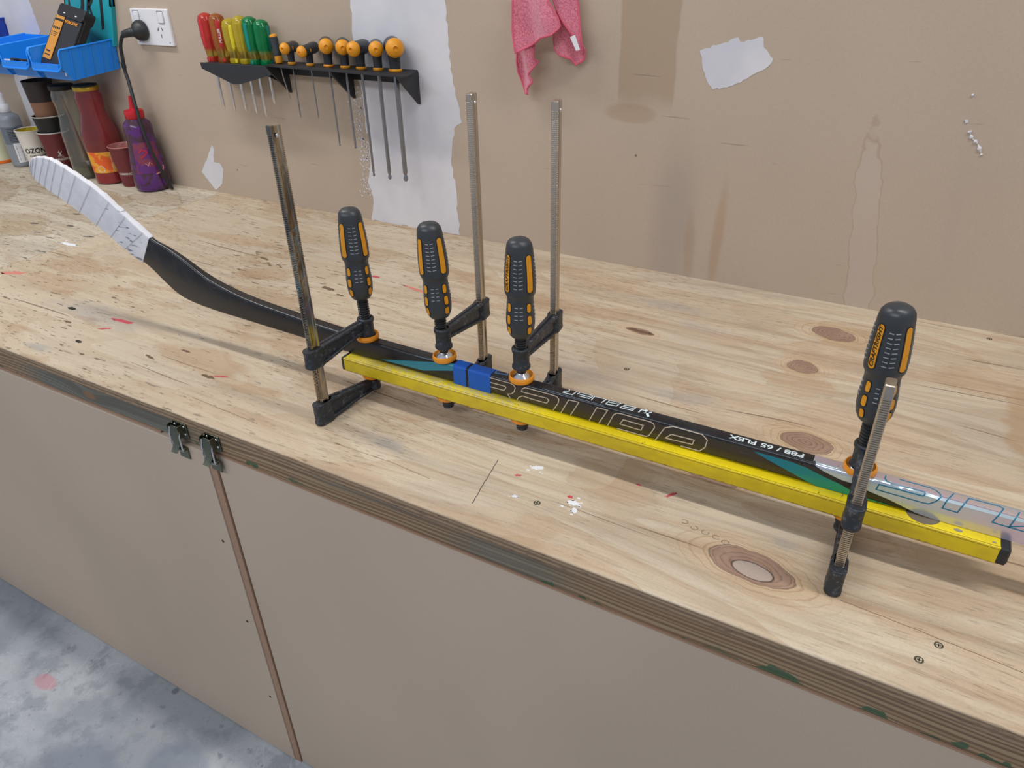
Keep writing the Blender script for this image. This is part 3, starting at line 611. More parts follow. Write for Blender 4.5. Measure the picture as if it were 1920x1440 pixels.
M_orangebase = plain('orange_base', lin(222, 110, 36), .4)
M_case = plain('black_case', lin(30, 30, 32), .35)
M_caselabel = plain('tan_orange_label', lin(206, 142, 56), .45)
M_clearpl = plain('smoked_case_lid', lin(38, 38, 42), .25)
M_slot = plain('slot_black', lin(28, 28, 30), .6)
M_rackshelf = plain('printed_black_plastic', lin(40, 42, 46), .5, sc=80)
# ------------------------------------------------------------------ setting: floor, wall, bench
bm = B(); box(bm, -6, 3, -2.5, 1.6, -0.06, 0.0)
tag(obj('floor', bm, M_floor, smooth=0), 'grey painted concrete floor with scuffs below the bench', kind='structure')
bm = B(); box(bm, -6, 3, 1.44, 1.56, 0.0, 2.75)
wall = tag(obj('wall_back', bm, M_wall, smooth=0), kind='structure')
def jag(poly, amp, sp, seed, lo=0):
    r = random.Random(seed); out = []; n = len(poly)
    for i in range(n):
        a, b = Vector(poly[i]), Vector(poly[(i+1) % n]); k = max(1, int((b-a).length/sp))
        for j in range(k):
            p = a.lerp(b, j/k)
            if j: p += Vector((r.uniform(-amp, amp), r.uniform(-amp, amp)))
            out.append((p.x, p.y))
    return out
def onwall(u, v, d): return (u, 1.44-d, v)
for nm, poly, sp, amp in (('plaster_strip', D_STRIP, .012, .003), ('plaster_patch', D_PATCH, .006, .0018), ('plaster_patch', D_SMALL, .006, .0015), ('plaster_strip', D_FAR, .012, .002)):
    bm = B(); sheet(bm, jag(poly, amp, sp, 3), .05, onwall, -.002, .0006); obj(nm, bm, M_plaster, wall, smooth=0)
bm = B()                                     # flecks of plaster along the ragged left side of the strip
r = random.Random(5)
for i in range(260):
    z = r.uniform(.93, 1.20); x = -1.236 + r.gauss(-.008, .012); s = r.uniform(.0008, .0030)
    prism(bm, [(x+s*math.cos(a+r.random())*r.uniform(.5, 1.3), z+s*math.sin(a)*r.uniform(.5, 1.3)) for a in [k*PI/3 for k in range(6)]], onwall, -.002, .0008)
tag(obj('plaster_fleck', bm, M_plaster, wall, smooth=0), kind='stuff')
bm = B()
pp = spline([(x, 1.4395, z) for x, z in D_TEAR], 5); tube(bm, pp, [.002+.0018*math.sin(i*1.7) for i in range(len(pp))], 6)
prism(bm, jag([(-.0 + .028, 1.2235), (.033, 1.2245), (.0345, 1.221), (.03, 1.219)], .0006, .002, 2), onwall, -.001, .0012)
tube(bm, [(.028, 1.4395, 1.262), (.031, 1.4392, 1.2625)], .0022, 6)
obj('torn_paper', bm, M_plaster, wall)

bench = thing('workbench', 'long plywood topped workbench with boarded front along the back wall', 'workbench', (0, 0, 0))
JX = -1.81
def topslab(x0, x1, name, mat):
    bm = B(); rings = []
    for x in (x0, x1):
        pr = [(.5667+.003*(1-math.cos(a)), .8695-.0035*(1-math.sin(a)) - 0) for a in [k*PI/8 for k in range(5)]]
        rings.append([(x, .5667, .853)] + [(x, .5667+.0035*(1-math.cos(a)), .8665+.0035*math.sin(a)) for a in [k*PI/8 for k in range(5)]] + [(x, 1.44, .87), (x, 1.44, .853)])
    loft(bm, rings); return obj(name, bm, mat, bench)
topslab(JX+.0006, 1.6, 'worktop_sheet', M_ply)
topslab(-4.6, JX-.0006, 'worktop_sheet', M_plyL)
bm = B(); box(bm, -4.6, 1.6, .5675, .612, .8195, .8525); obj('front_rail', bm, M_rail, bench, bev=.0012)
bm = B(); box(bm, -.866, 1.6, .5667, .582, 0.004, .8165); obj('front_panel', bm, M_panel, bench, smooth=0, bev=.0008)
# left door panel stands slightly proud; its raw right edge faces the camera
g2 = B(); box(g2, -4.6, -.8845, .5622, .584, .002, .8155); dp = obj('front_panel', g2, M_panel, bench, smooth=0, bev=.0008)
bm = B(); box(bm, -.8843, -.8685, .5640, .583, .0, .8155); obj('edge_strip', bm, M_panel_edge, bench, smooth=0, bev=.0006)
bm = B(); box(bm, -.866, 1.6, .5655, .57, .8166, .8193); box(bm, -4.6, -.99, .5655, .57, .8166, .8193); obj('top_bead', bm, M_panel_edge, bench, smooth=0)
for z in (.62, .42, .20):
    bm = B(); lathe(bm, [(.0001, 0), (.0028, .0), (.0028, .0006), (.0008, .0004)], 8)
    xf(bm, bm.verts, Matrix.Translation((-.905, .5616, z)) @ Matrix.Rotation(-PI/2, 4, 'X')); obj('nail_head', bm, M_slot, bench)
for sx, sy in D_SCREW:
    bm = B(); lathe(bm, [(.0046, -.002), (.0046, .0003), (.0034, .0006), (.0028, .0002), (.0008, .0001)], 14, sx, sy, .8698)
    s_ = obj('screw', bm, M_nickel, bench)
    bm = B(); box(bm, sx-.0022, sx+.0022, sy-.0004, sy+.0004, .8699, .87035); box(bm, sx-.0004, sx+.0004, sy-.0022, sy+.0022, .8699, .87035); obj('screw_slot', bm, M_slot, s_, loc=(0, 0, 0))


# paint drips, gouges and pencil strokes: thin marks with their own shapes on the worktop
def blotch(name, cx, cy, rx, ry, ang, mat, label=None, seed=0, frag=0):
    r = random.Random(seed*77+int(abs(cx)*999)); n = max(12, int(26*(rx/.02)**.3)); P = []
    ph = [r.uniform(0, 6.28) for _ in range(4)]
    for k in range(n):
        a = 2*PI*k/n; q = 1+.20*math.sin(2*a+ph[0])+.14*math.sin(5*a+ph[1])+.12*math.sin(9*a+ph[2])+r.uniform(-.10, .10)
        x, y = rx*q*math.cos(a), ry*q*math.sin(a); P.append((cx+x*math.cos(ang)-y*math.sin(ang), cy+x*math.sin(ang)+y*math.cos(ang)))
    bm = B(); prism(bm, P, lambda u, v, d: (u, v, .87+d), -.0003, .00012)
    for _ in range(frag):
        s = ry*r.uniform(.15, .4); fx = cx+rx*r.uniform(-1.6, 1.6)*math.cos(ang); fy = cy+rx*r.uniform(-1.6, 1.6)*math.sin(ang)+r.uniform(-2, 2)*ry
        prism(bm, [(fx+s*1.6*math.cos(k), fy+s*math.sin(k)) for k in (0, 1, 2.1, 3.1, 4.2, 5.3)], lambda u, v, d: (u, v, .87+d), -.0003, .00011)
    o = tag(obj(name, bm, mat, bench, smooth=0), label)
    if frag: o['kind'] = 'stuff'
M_redp = plain('dry_red_paint', lin(192, 72, 84), .6, var=.12, sc=200); M_redf = plain('faded_red_paint', lin(204, 128, 112), .7, var=.1, sc=150)
M_whp = plain('dry_white_paint', lin(232, 234, 238), .6, sc=200); M_gouge = plain('dark_gouge_wood', lin(112, 88, 66), .8, var=.25, sc=300); M_gougeL = plain('grey_gouge_wood', lin(98, 92, 84), .8, var=.2, sc=300)
M_pencil = plain('pencil_graphite', lin(84, 74, 68), .6)
for i, (cx, cy, rx, ry, an) in enumerate([(-1.305, .742, .026, .0055, .10), (-1.3056, .705, .013, .003, .5), (-.9957, 1.1408, .009, .005, .2), (-.389, .681, .0045, .0022, .6), (-.3069, .6731, .0035, .003, 0), (-.1935, .738, .010, .0020, 1.0), (-.9608, .6806, .012, .0022, .3), (-.238, .7378, .003, .002, .2)]):
    blotch('paint_spot', cx, cy, rx, ry, an, M_redp, 'small splash of red paint' if i > 1 else 'red paint smear', i)
blotch('paint_spot', -.875, 1.124, .045, .0035, -.15, M_redf, 'faded streak of red paint', 11); blotch('paint_spot', -.80, 1.112, .03, .0025, -.1, M_redf, 'faded streak of red paint', 12)
blotch('paint_spot', -1.751, .79, .026, .010, .3, M_redf, 'faded reddish smear on the far left sheet', 14)
for i, (cx, cy, rx, ry, an) in enumerate([(-.3729, .7081, .008, .0045, .2), (-.2983, .6645, .008, .0045, .4), (-.291, .652, .003, .006, .2), (-.3716, .641, .004, .0025, 0), (-1.811, .9625, .032, .006, .12)]):
    blotch('paint_spot', cx, cy, rx, ry, an, M_whp, 'splash of white paint', 20+i, 6)
for i, (cx, cy, rx, ry) in enumerate([(-1.2985, 1.1105, .018, .0035), (-1.27, 1.095, .005, .0025), (-1.255, 1.085, .006, .0025), (-1.24, 1.095, .006, .0025), (-1.225, 1.088, .005, .0025), (-1.047, 1.045, .016, .006), (-1.00, 1.03, .010, .004), (-1.07, 1.0, .008, .003), (-1.13, .67, .012, .003), (-1.09, .715, .012, .0025), (-.98, .67, .014, .004), (-.395, 1.156, .022, .006), (-1.40, .69, .012, .003), (-1.25, .62, .008, .002)]):
    blotch('gouge_mark', cx, cy, rx, ry, -.1, M_gouge, None, 40+i)
for i, (cx, cy, rx, ry) in enumerate([(-1.87, 1.13, .012, .005), (-1.94, 1.05, .014, .004), (-2.02, 1.12, .016, .004), (-1.82, 1.02, .016, .004), (-2.05, 1.02, .012, .005), (-1.83, .90, .014, .003), (-1.90, .97, .012, .003), (-1.97, .98, .010, .003)]):
    blotch('gouge_mark', cx, cy, rx, ry, .2, M_gougeL, None, 60+i)
def stroke(name, pts, w, mat, seed, label=None):
    r = random.Random(seed); Q = []
    for (x0, y0), (x1, y1) in zip(pts, pts[1:]):
        for k in range(12): Q.append((x0+(x1-x0)*k/12+r.uniform(-1, 1)*w*.5, y0+(y1-y0)*k/12+r.uniform(-1, 1)*w*.5))
    Q.append(pts[-1]); bm = B(); ribbon(bm, Q, w, lambda u, v, d: (u, v, .87+d), .00012, .004); tag(obj(name, bm, mat, bench, smooth=0), label)
stroke('pencil_line', [(-.430, .6985), (-.4215, .650), (-.413, .6026)], .0011, M_pencil, 1, 'short pencil line across the grain near the front edge')
stroke('crack_line', [(.0252, .6547), (.10, .650), (.2054, .6405)], .0007, M_gouge, 2); stroke('crack_line', [(-.66, .622), (-.56, .624), (-.49, .619)], .0006, M_gouge, 3); stroke('crack_line', [(-.95, .612), (-.80, .606)], .0007, M_gouge, 4)
for i, (x, y) in enumerate([(-.108, .6845), (-.120, .688), (-.134, .690), (-.148, .692), (-.162, .697)]):
    bm = B(); ribbon(bm, [(x+.0045*math.cos(k), y+.0035*math.sin(k)) for k in [j*.7+i for j in range(8)]], .0006, lambda u, v, d: (u, v, .87+d), .0001, .002); obj('pencil_scribble', bm, M_pencil, bench, smooth=0)

# toggle latches on the rail
def latch(cx, label):
    L = tag(obj('toggle_latch', (lambda b: (box(b, cx-.013, cx+.017, .5645, .5668, .828, .8555), b)[1])(B()), M_nickel, bench, bev=.0006), None)
    for q in (-.013, .010):
        bm = B(); box(bm, cx+q, cx+q+.002, .553, .5665, .833, .855); obj('latch_side', bm, M_nickel, L, loc=(0, 0, 0))
    bm = B(); rings = []
    for z, y in ((.852, .5585), (.840, .5555), (.828, .5545), (.820, .5540), (.813, .5490), (.810, .5455)):
        hw = .0085 if z > .82 else .007
        rings.append([(cx-hw, y, z), (cx+hw, y, z), (cx+hw, y-.0022, z), (cx-hw, y-.0022, z)])
    loft(bm, rings); obj('latch_lever', bm, M_nickel, L, loc=(0, 0, 0), bev=.0004)
    for s in (-1, 1):
        bm = B(); tube(bm, [(cx+s*.0105, .556, .850), (cx+s*.0115, .553, .835), (cx+s*.0115, .552, .815), (cx+s*.0105, .555, .808), (cx, .556, .806)], .0013, 8); obj('latch_loop', bm, M_bright, L, loc=(0, 0, 0))
    bm = B(); box(bm, cx-.010, cx+.012, .5595, .5620, .790, .812); tube(bm, [(cx-.010, .556, .811), (cx+.012, .556, .811)], .0035, 10); box(bm, cx-.010, cx+.012, .556, .5615, .8095, .8115)
    obj('latch_keeper', bm, M_nickel, L, loc=(0, 0, 0), bev=.0003)
    bm = B()
    for q in (-.008, .012):
        for z in (.836, .850): 
            v = lathe(bm, [(.0022, 0), (.0022, .0007), (.0014, .0016), (.0001, .0018)], 10); xf(bm, v, Matrix.Translation((cx+q, .5645, z)) @ Matrix.Rotation(PI/2, 4, 'X'))
    tag(obj('rivet', bm, M_bright, L, loc=(0, 0, 0)), kind='stuff')
latch(-.934, ''); latch(-.861, '')

# crumbs on the bench
for (cx, cy), s, lb in ((D_CHIP[0], .010, 'small black plastic chip on the worktop, below the white taped blade'), (D_CHIP[1], .007, 'tiny black crumb on the worktop near its front edge at left')):
    bm = B(); prism(bm, jag([(cx-s, cy-s*.25), (cx-s*.3, cy+s*.4), (cx+s, cy+s*.2), (cx+s*.5, cy-s*.4)], s*.12, s*.4, 4), lambda u, v, d: (u, v, .8702+d), 0, .0022)
    tag(obj('plastic_chip', bm, M_blackcard, smooth=0), lb, 'debris')

# ------------------------------------------------------------------ hockey stick
Y0, Z0, SH, SD, SR = .753, .9366, .0305, .020, .0045
def shp(x, s, d):
    """point on the shaft surface: s runs up the front face, over the top and down the back"""
    q = PI*SR/2
    if s < SH-SR: return (x, Y0-d, Z0+s)
    if s < SH+SR:
        a = (s-(SH-SR))/(2*SR)*PI/2; return (x, Y0+SR-(SR+d)*math.cos(a), Z0+SH-SR+(SR+d)*math.sin(a))
    if s < SH+SD-SR: return (x, Y0+s-SH, Z0+SH+d)
    if s < SH+SD+SR:
        a = (s-(SH+SD-SR))/(2*SR)*PI/2; return (x, Y0+SD-SR+(SR+d)*math.sin(a), Z0+SH-SR+(SR+d)*math.cos(a))
    return (x, Y0+SD+d, Z0+SH-(s-SH-SD))
stick = thing('hockey_stick', 'black hockey stick with white taped blade, lying clamped on edge along the yellow level', 'hockey stick', (-.25, .763, Z0))
def sec(x0, z0, x1, z1, t, yc, r, n=4):
    """rounded rectangle section between a lower point and an upper point"""
    a = Vector((x0, z0)); b = Vector((x1, z1)); h = (b-a).length; dr = (b-a)/h; mid = (a+b)/2
    return [(mid.x+dr.x*v, yc+u, mid.y+dr.y*v) for u, v in rrect(t, h, min(r, t*.49), n)]
bm = B(); loft(bm, [sec(x, Z0, x, Z0+SH, SD, Y0+SD/2, SR) for x in (-.62, -.5, -.3, 0, .3, .7)]); obj('shaft', bm, M_shaft, stick)
bm = B(); loft(bm, [sec(x, Z0, x, Z0+SH, SD+.002, Y0+SD/2, SR) for x in (.7, .722)]); obj('butt_cap', bm, M_black, stick)
ST = [(-.62, .967, -.62, Z0, .020), (-.70, .9685, -.70, Z0, .020), (-.76, .971, -.76, .9372, .020), (-.8295, .975, -.8295, .9395, .020), (-.90, .980, -.90, .941, .0195), (-.9525, .9853, -.97, .943, .019), (-.9883, .9915, -1.015, .9435, .018), (-1.0248, 1.000, -1.06, .9455, .017),
      (-1.0591, 1.0130, -1.100, .949, .015), (-1.0917, 1.0290, -1.13, .957, .013), (-1.128, 1.0440, -1.158, .9745, .0115), (-1.1652, 1.0560, -1.190, .9975, .0095)]
ST2 = [(-1.1652, 1.0560, -1.204, 1.0041, .0085), (-1.2185, 1.0918, -1.252, 1.0300, .0075), (-1.2716, 1.1279, -1.3020, 1.0605, .007), (-1.3252, 1.1530, -1.3540, 1.0870, .0065), (-1.3603, 1.1665, -1.3900, 1.1040, .006), (-1.3849, 1.1725, -1.4170, 1.1155, .006), (-1.4143, 1.1713, -1.4350, 1.1270, .0055), (-1.4310, 1.1655, -1.4435, 1.1360, .005), (-1.4400, 1.1580, -1.4455, 1.1440, .004)]
def yc_(x): return .763 - .05*max(0, -1.05-x)**1.5*1.2
def dense(S, n):
    P = []
    for i in range(len(S)-1):
        a = [S[max(i-1, 0)], S[i], S[i+1], S[min(i+2, len(S)-1)]]
        for k in range(n):
            t = k/n; P.append([.5*(2*a[1][j]+(a[2][j]-a[0][j])*t+(2*a[0][j]-5*a[1][j]+4*a[2][j]-a[3][j])*t*t+(a[3][j]-3*a[2][j]+3*a[1][j]-a[0][j])*t**3) for j in range(5)])
    return P+[list(S[-1])]
bm = B(); loft(bm, [sec(l, m, u, h, t, yc_(u), min(SR, t*.45)) for u, h, l, m, t in dense(ST+ST2[1:], 4)]); obj('blade', bm, M_shaft, stick)
bm = B(); D2 = dense(ST2, 10); N = len(D2); rings = []; wraps = 13
for i, (u, h, l, m, t) in enumerate(D2):
    ph = (i/(N-1)*wraps) % 1.0; e = .0014 + .0011*ph
    a = Vector((l, m)); b_ = Vector((u, h)); dr = (b_-a).normalized()
    rings.append(sec(l-dr.x*e, m-dr.y*e, u+dr.x*e, h+dr.y*e, t+2*e, yc_(u), .003))
loft(bm, rings); obj('blade_tape', bm, M_tape, stick, smooth=20)
bm = B()
for k in range(1, wraps):
    i = int(round(k*(N-1)/wraps)); u, h, l, m, t = D2[i]; a = Vector(D2[min(i+2, N-1)][2:4]); b_ = Vector(D2[max(i-3, 0)][0:2]); e = .0024; u = (a.x+b_.x)/2
    off = Vector((-.010, -.006))*.4
    tube(bm, [(a.x+off.x, yc_(u)-t/2-e, a.y+off.y), ((a.x+b_.x)/2, yc_(u)-t/2-e-.0002, (a.y+b_.y)/2), (b_.x-off.x, yc_(u)-t/2-e, b_.y-off.y)], .00035, 5)
tag(obj('tape_edge', bm, M_tapeline, stick), 'grey overlap lines of the white blade tape')
def band(up, lo, d, mat, name, label, n=60, x1=None, top=None):
    """foil between two curves s(x)"""
    def ev(L, x):
        if x <= L[0][0]: return L[0][1]
        for (a, sa), (b, sb) in zip(L, L[1:]):
            if a <= x <= b: return sa+(sb-sa)*(x-a)/max(1e-6, b-a)
        return L[-1][1]
    xs = [lo[0][0]+(x1-lo[0][0])*i/n for i in range(n+1)]; bm = B(); K = 16; rr = []
    for x in xs:
        a, b = max(.0002, ev(lo, x)), (ev(up, x) if up else top)
        if b < a+.00005: b = a+.00005
        rr.append([shp(x, a+(b-a)*k/K, d) for k in range(K+1)] + [shp(x, a+(b-a)*(K-k)/K, -.0001) for k in range(K+1)])
    loft(bm, rr); return tag(obj(name, bm, mat, stick), label)
band(D_TEAL1U, D_TEAL1L, .00018, M_teal1, 'print_stripe', 'dull teal stripe beside the blue masking tape', x1=-.520)
band(D_LEAFU, D_LEAFL, .00018, M_teal, 'print_stripe', 'blue-green tapering foil leaf', x1=.0512, n=90)
sb = sorted(D_SILB[1:]); sb = [(max(x, -.0383), max(s, .0002)) for x, s in sb]
band(None, sb, .00022, M_silver, 'foil_sleeve', 'iridescent silver foil covering the right end', x1=.70, n=200, top=SH+SD+.012)
TAPES = ((-.5340, -.5125, 0), (-.5085, -.4715, 1))
for x0, x1, k in TAPES:
    bm = B(); rr = []
    for i in range(7):
        x = x0+(x1-x0)*i/6; S = [.0003+(SH*2+SD-.001)*j/40 for j in range(41)]
        lean = lambda s: -.0035*(1 if k else 1)*max(0, 1-s/SH) 
        rr.append([shp(x-(.004*max(0, (SH-s)/SH) if False else 0), s, .0005+.0001*math.sin(s*900+x*400)) for s in S]+[shp(x, s, -.0001) for s in S[::-1]])
    loft(bm, rr); tag(obj('masking_tape', bm, M_bluetape, stick), 'blue masking tape wrap, %s of the pair' % ('left' if k == 0 else 'right'))
bm = B(); ribbon(bm, [(-.5105, .0004), (-.5108, SH), (-.5100, SH+SD)], .0016, shp, .0003); obj('crack_line', bm, M_slot, stick)
bm = B()
for L in D_BIG:
    cl = (Vector(L[0])-Vector(L[-1])).length < 1e-5
    ribbon(bm, L, .00125, shp, .00035, closed=cl)
tag(obj('lettering', bm, M_goldline, stick), 'large pale outlined word BAUER, upside down')
bm = B()
for L in D_WHITE: ribbon(bm, L, .00135, shp, .00035, closed=(Vector(L[0])-Vector(L[-1])).length < 1e-5)
tag(obj('lettering', bm, M_whiteink, stick), 'white word BAUER on the top edge, upside down')
bm = B(); ribbon(bm, D_LOGO[0], .0018, shp, .00036); ribbon(bm, D_LOGO[1], .0034, shp, .00036); ribbon(bm, D_LOGO[2], .0015, shp, .00036); tag(obj('emblem', bm, M_whiteink, stick), 'small crossed white emblem')
bm = B()
for L in D_BLUEJ: ribbon(bm, L, .0015, shp, .00036)
obj('print_mark', bm, M_blueink, stick)
fx0, fx1 = D_FLEX[0][0][0], D_FLEX[0][1][0]
bm = text_bm('P88 / 65 FLEX', .0120, lambda u, v, d: shp((fx0+fx1)/2-u, SH+.0085-v, d), .00036, .00028, sx=1.26, shear=0)
tag(obj('lettering', bm, M_whiteink, stick, smooth=0), 'white words P88 / 65 FLEX, upside down')
bm = B()
for L in D_SIL: ribbon(bm, L, .0014, shp, .0004)
tag(obj('lettering', bm, M_tealline, stick), 'teal outlined letters on the silver foil')
bm = B()
rr = random.Random(2)
ribbon(bm, [(-.60, .0295), (-.56, .0297), (-.54, .0293)], .0012, shp, .0002); tag(obj('rub_mark', bm, M_greyband, stick), 'grey rub mark on the ridge near the stripe')
bm = B(); ribbon(bm, [(-.39, .0325), (-.345, .0320), (-.30, .0318)], .0010, shp, .0002)
tag(obj('rub_mark', bm, M_greyband, stick), 'grey rub marks along the front ridge')

# ------------------------------------------------------------------ spirit level
lev = thing('spirit_level', 'yellow metal spirit level, scratched, lying flat under the hockey stick', 'spirit level', (-.283, .762, .914))
LX0, LX1, LY0, LY1, LZ0, LZ1 = -.731, .158, .737, .787, .914, .9362
bm = B(); loft(bm, [[(x, y, z) for y, z in rrect(LY1-LY0, LZ1-LZ0, .0012, 3, (LY0+LY1)/2, (LZ0+LZ1)/2)] for x in (LX0, LX1)]); obj('level_body', bm, M_yellow, lev)
for x0, x1 in ((LX0-.006, LX0+.0005), (LX1-.0005, LX1+.010)):
    bm = B(); loft(bm, [[(x, y, z) for y, z in rrect(LY1-LY0-k, LZ1-LZ0-k, .003, 3, (LY0+LY1)/2, (LZ0+LZ1)/2)] for x, k in ((x0, .004 if x0 < -.5 else -.0005), (x0+.002, -.0005), (x1-.002, -.0005), (x1, .004 if x0 > 0 else -.0005))]); obj('end_cap', bm, M_black, lev, bev=.0005)
bm = B(); box(bm, LX0+.001, LX1-.001, LY0+.0017, LY0+.0022, LZ1-.0002, LZ1+.00012); obj('edge_line', bm, M_slot, lev, smooth=0)
bm = B(); box(bm, LX0+.001, LX1-.001, LY0-.00012, LY0+.0002, LZ1-.0026, LZ1-.0022); obj('edge_line', bm, M_slot, lev, smooth=0)
bm = B(); lathe(bm, [(.018, -.002), (.018, .0002), (.0001, .0002)], 40, .0835, .7585, LZ1); obj('vial_window', bm, plain('cloudy_vial', lin(120, 108, 90), .5, sc=200), lev)
for px, py, rx in ((.118, .7465, .0045), (.152, .7435, .0025)):
    bm = B(); prism(bm, jag([(px+rx*math.cos(a), py+rx*.6*math.sin(a)) for a in [k*PI/4 for k in range(8)]], .0003, .002, 1), lambda u, v, d: (u, v, LZ1+d), -.0005, .0002); obj('chipped_spot', bm, plain('bare_metal_grey', lin(150, 142, 128), .5), lev, smooth=0)

# ------------------------------------------------------------------ bar clamps
HP = [(.0045, -.002), (.0105, 0), (.0145, .003), (.0180, .011), (.0193, .022), (.0190, .034), (.0178, .046), (.0174, .056), (.0180, .0615), (.0202, .065), (.0207, .070), (.0205, .085), (.0195, .100), (.0182, .114), (.0174, .124), (.0160, .131), (.0125, .136), (.0070, .1385), (.0015, .1392)]
def hr(z):
    for (r0, z0), (r1, z1) in zip(HP, HP[1:]):
        if z0 <= z <= z1: return r0+(r1-r0)*(z-z0)/(z1-z0)
    return HP[-1][0]
def clamp(idx, barxy, hubxy, L, armz, hubz, tilt, face, barmat, label, letters=False, barclean=.012, armh=.028):
    """built round the bar foot; the arm points from the bar towards the hub"""
    root = thing('bar_clamp', label, 'clamp', (0, 0, 0), 0, 'bar clamps gripping the stick and the level')
    dv = Vector((hubxy[0]-barxy[0], hubxy[1]-barxy[1])); D = dv.length
    # local frame: v (arm direction) = +Y
    O = (0, 0, 0)
    ba = -1 if True else 1
    # bar with toothed narrow edges
    bm = B(); rings = []; bw, bt = .0165, .0095; z = .004; p = .0026
    def sect(e, ww=bt): return [(-ww/2, -bw/2+e+.001), (-ww/2+.001, -bw/2+e), (ww/2-.001, -bw/2+e), (ww/2, -bw/2+e+.001), (ww/2, -.004), (ww/2-.0012, -.0025), (ww/2-.0012, .0025), (ww/2, .004), (ww/2, bw/2-e-.001), (ww/2-.001, bw/2-e), (-ww/2+.001, bw/2-e), (-ww/2, bw/2-e-.001), (-ww/2, .004), (-ww/2+.0012, .0025), (-ww/2+.0012, -.0025), (-ww/2, -.004)]
    while z < L-barclean:
        for e, dz in ((0, 0), (0, .45), (.0011, .55), (.0011, .95)): rings.append([(x, y, z+dz*p) for x, y in sect(e)])
        z += p
    rings.append([(x, y, z) for x, y in sect(0)]); rings.append([(x, y, L-.001) for x, y in sect(0)]); rings.append([(x*.85, y*.92, L) for x, y in sect(0)])
    loft(bm, rings); bar = obj('bar', bm, barmat, root, loc=O, smooth=25)
    bm = B()
    for s in (-1, 1):
        v = lathe(bm, [(.0028, 0), (.0028, .0008), (.0018, .0020), (.0001, .0023)], 12); xf(bm, v, Matrix.Translation((s*bt/2, 0, L-.012)) @ Matrix.Rotation(s*PI/2, 4, 'Y'))
    if idx != 4: obj('rivet', bm, M_bright, bar, loc=O)
    else: bm.free()
    # arms: web with flanges, end block round the bar, boss at the tip
    def arm(name, st, hub, blockw, block_end, boss):
        bm = B()
        web = []
        for v, zb, zt, hw in st: web.append([(x, v, z) for x, z in rrect(hw, zt-zb, .0015, 2, 0, (zb+zt)/2)])
        loft(bm, web)
        for top in (0, 1):
            fl = []
            for v, zb, zt, hw in st:
                h = .0048; zc = zt-h/2 if top else zb+h/2
                fl.append([(x, v, z) for x, z in rrect(hw*2.0, h, .0014, 2, 0, zc)])
            loft(bm, fl)
        v0, v1, zb, zt = block_end
        lo = []
        for t, sh in ((zb, .92), (zb+.002, 1), (zb+.006, 1), (zb+.0075, .95), (zt-.004, .95), (zt-.002, 1), (zt, .95)):
            lo.append([(x*sh, (v0+v1)/2+(y-(v0+v1)/2)*sh, t) for x, y in rrect(blockw, v1-v0, blockw*.45, 5, 0, (v0+v1)/2)])
        loft(bm, lo)
        if boss:
            zb, zt, rb = boss
            lathe(bm, [(rb*.85, zb), (rb, zb+.0015), (rb, zb+.005), (rb*.88, zb+.0075), (rb*.88, zt-.0085), (rb, zt-.006), (rb*1.02, zt-.002), (rb*.9, zt), (rb*.7, zt), (rb*.68, zt-.003)], 28, 0, hub)
        return obj(name, bm, M_cast, root, loc=O, smooth=35, bev=.0005, seg=1)
    arm('fixed_jaw', [(-.004, .002, .036, .0072), (.015, .002, .036, .0072), (D*.55, .006, .031, .0062), (D-.004, .016 if idx in (2, 3) else .008, .0258, .0062)], D, .0185, (-.019, .014, 0.0, .036), (.008, .026, .0110) if idx in (1, 4) else (.015, .0265, .0085))
    az = armz-.87; hz = hubz-.87
    ZT_ = .0972                       # stick top above bench
    arm('sliding_arm', [(-.002, az, az+armh, .0075), (.016, az+.0005, az+armh+.002, .0075), (D*.55, (az+.001+hz-.021)/2, (az+armh+hz-.001)/2, .0068), (D-.006, hz-.021, hz-.003, .0066)], D, .0195, (-.018, .014, az, az+armh+.001), (hz-.033, hz, .0128))
    rr = random.Random(idx)
    for v, zt, s in ((.026, .036, .004), (D*.72, .0295, .003)):
        bm = B(); prism(bm, jag([(s*.7*math.cos(a), v+s*math.sin(a)) for a in [k*PI/4 for k in range(8)]], s*.2, s*.5, idx), lambda u, w, d: (u, w, zt-.0012+d), 0, .0016); obj('glue_blob', bm, M_black, root, loc=O)
    # lower pad under the level
    bm = B(); lathe(bm, [(.0060, .024), (.0060, .0305), (.0105, .0308)], 24, 0, D); obj('lower_swivel', bm, M_black, root, loc=O)
    bm = B(); lathe(bm, [(.002, .0305), (.0150, .0305), (.0165, .0315), (.0182, .0375), (.0182, .0428), (.017, .0438), (.002, .0438)], 28, 0, D); obj('lower_pad', bm, M_orange, root, loc=O)
    # spindle, upper pad and handle share a slight tilt
    T = Matrix.Translation((0, D, ZT_)) @ Matrix.Rotation(tilt, 4, 'Y')
    bm = B(); zz = .016; pr = [(.0065, .012), (.0065, zz)]
    gb = 1.0345-.967
    while zz < gb: pr += [(.0064, zz), (.0088, zz+.0014), (.0088, zz+.0020), (.0064, zz+.0034)]; zz += .0040
    pr.append((.0065, gb+.004)); v = lathe(bm, pr, 20); xf(bm, bm.verts, T); obj('spindle', bm, M_screw, root, loc=O, smooth=50)
    bm = B(); v = lathe(bm, [(.0135, .0035), (.0140, .0048), (.0115, .0075), (.0085, .0105), (.0060, .0125), (.0045, .0165)], 28); xf(bm, bm.verts, T); obj('swivel_cup', bm, M_bright, root, loc=O, smooth=50)
    bm = B(); v = lathe(bm, [(.0135, .0002), (.0168, .0004), (.0178, .0020), (.0178, .0065), (.0170, .0085), (.0158, .0088), (.0145, .0065), (.0140, .0035), (.0138, .0032)], 36); xf(bm, bm.verts, T @ Matrix.Translation((0, 0, 0))); obj('swivel_pad', bm, M_orange, root, loc=O, smooth=50)
    TH = T @ Matrix.Translation((0, 0, gb))
    bm = B(); prof = []
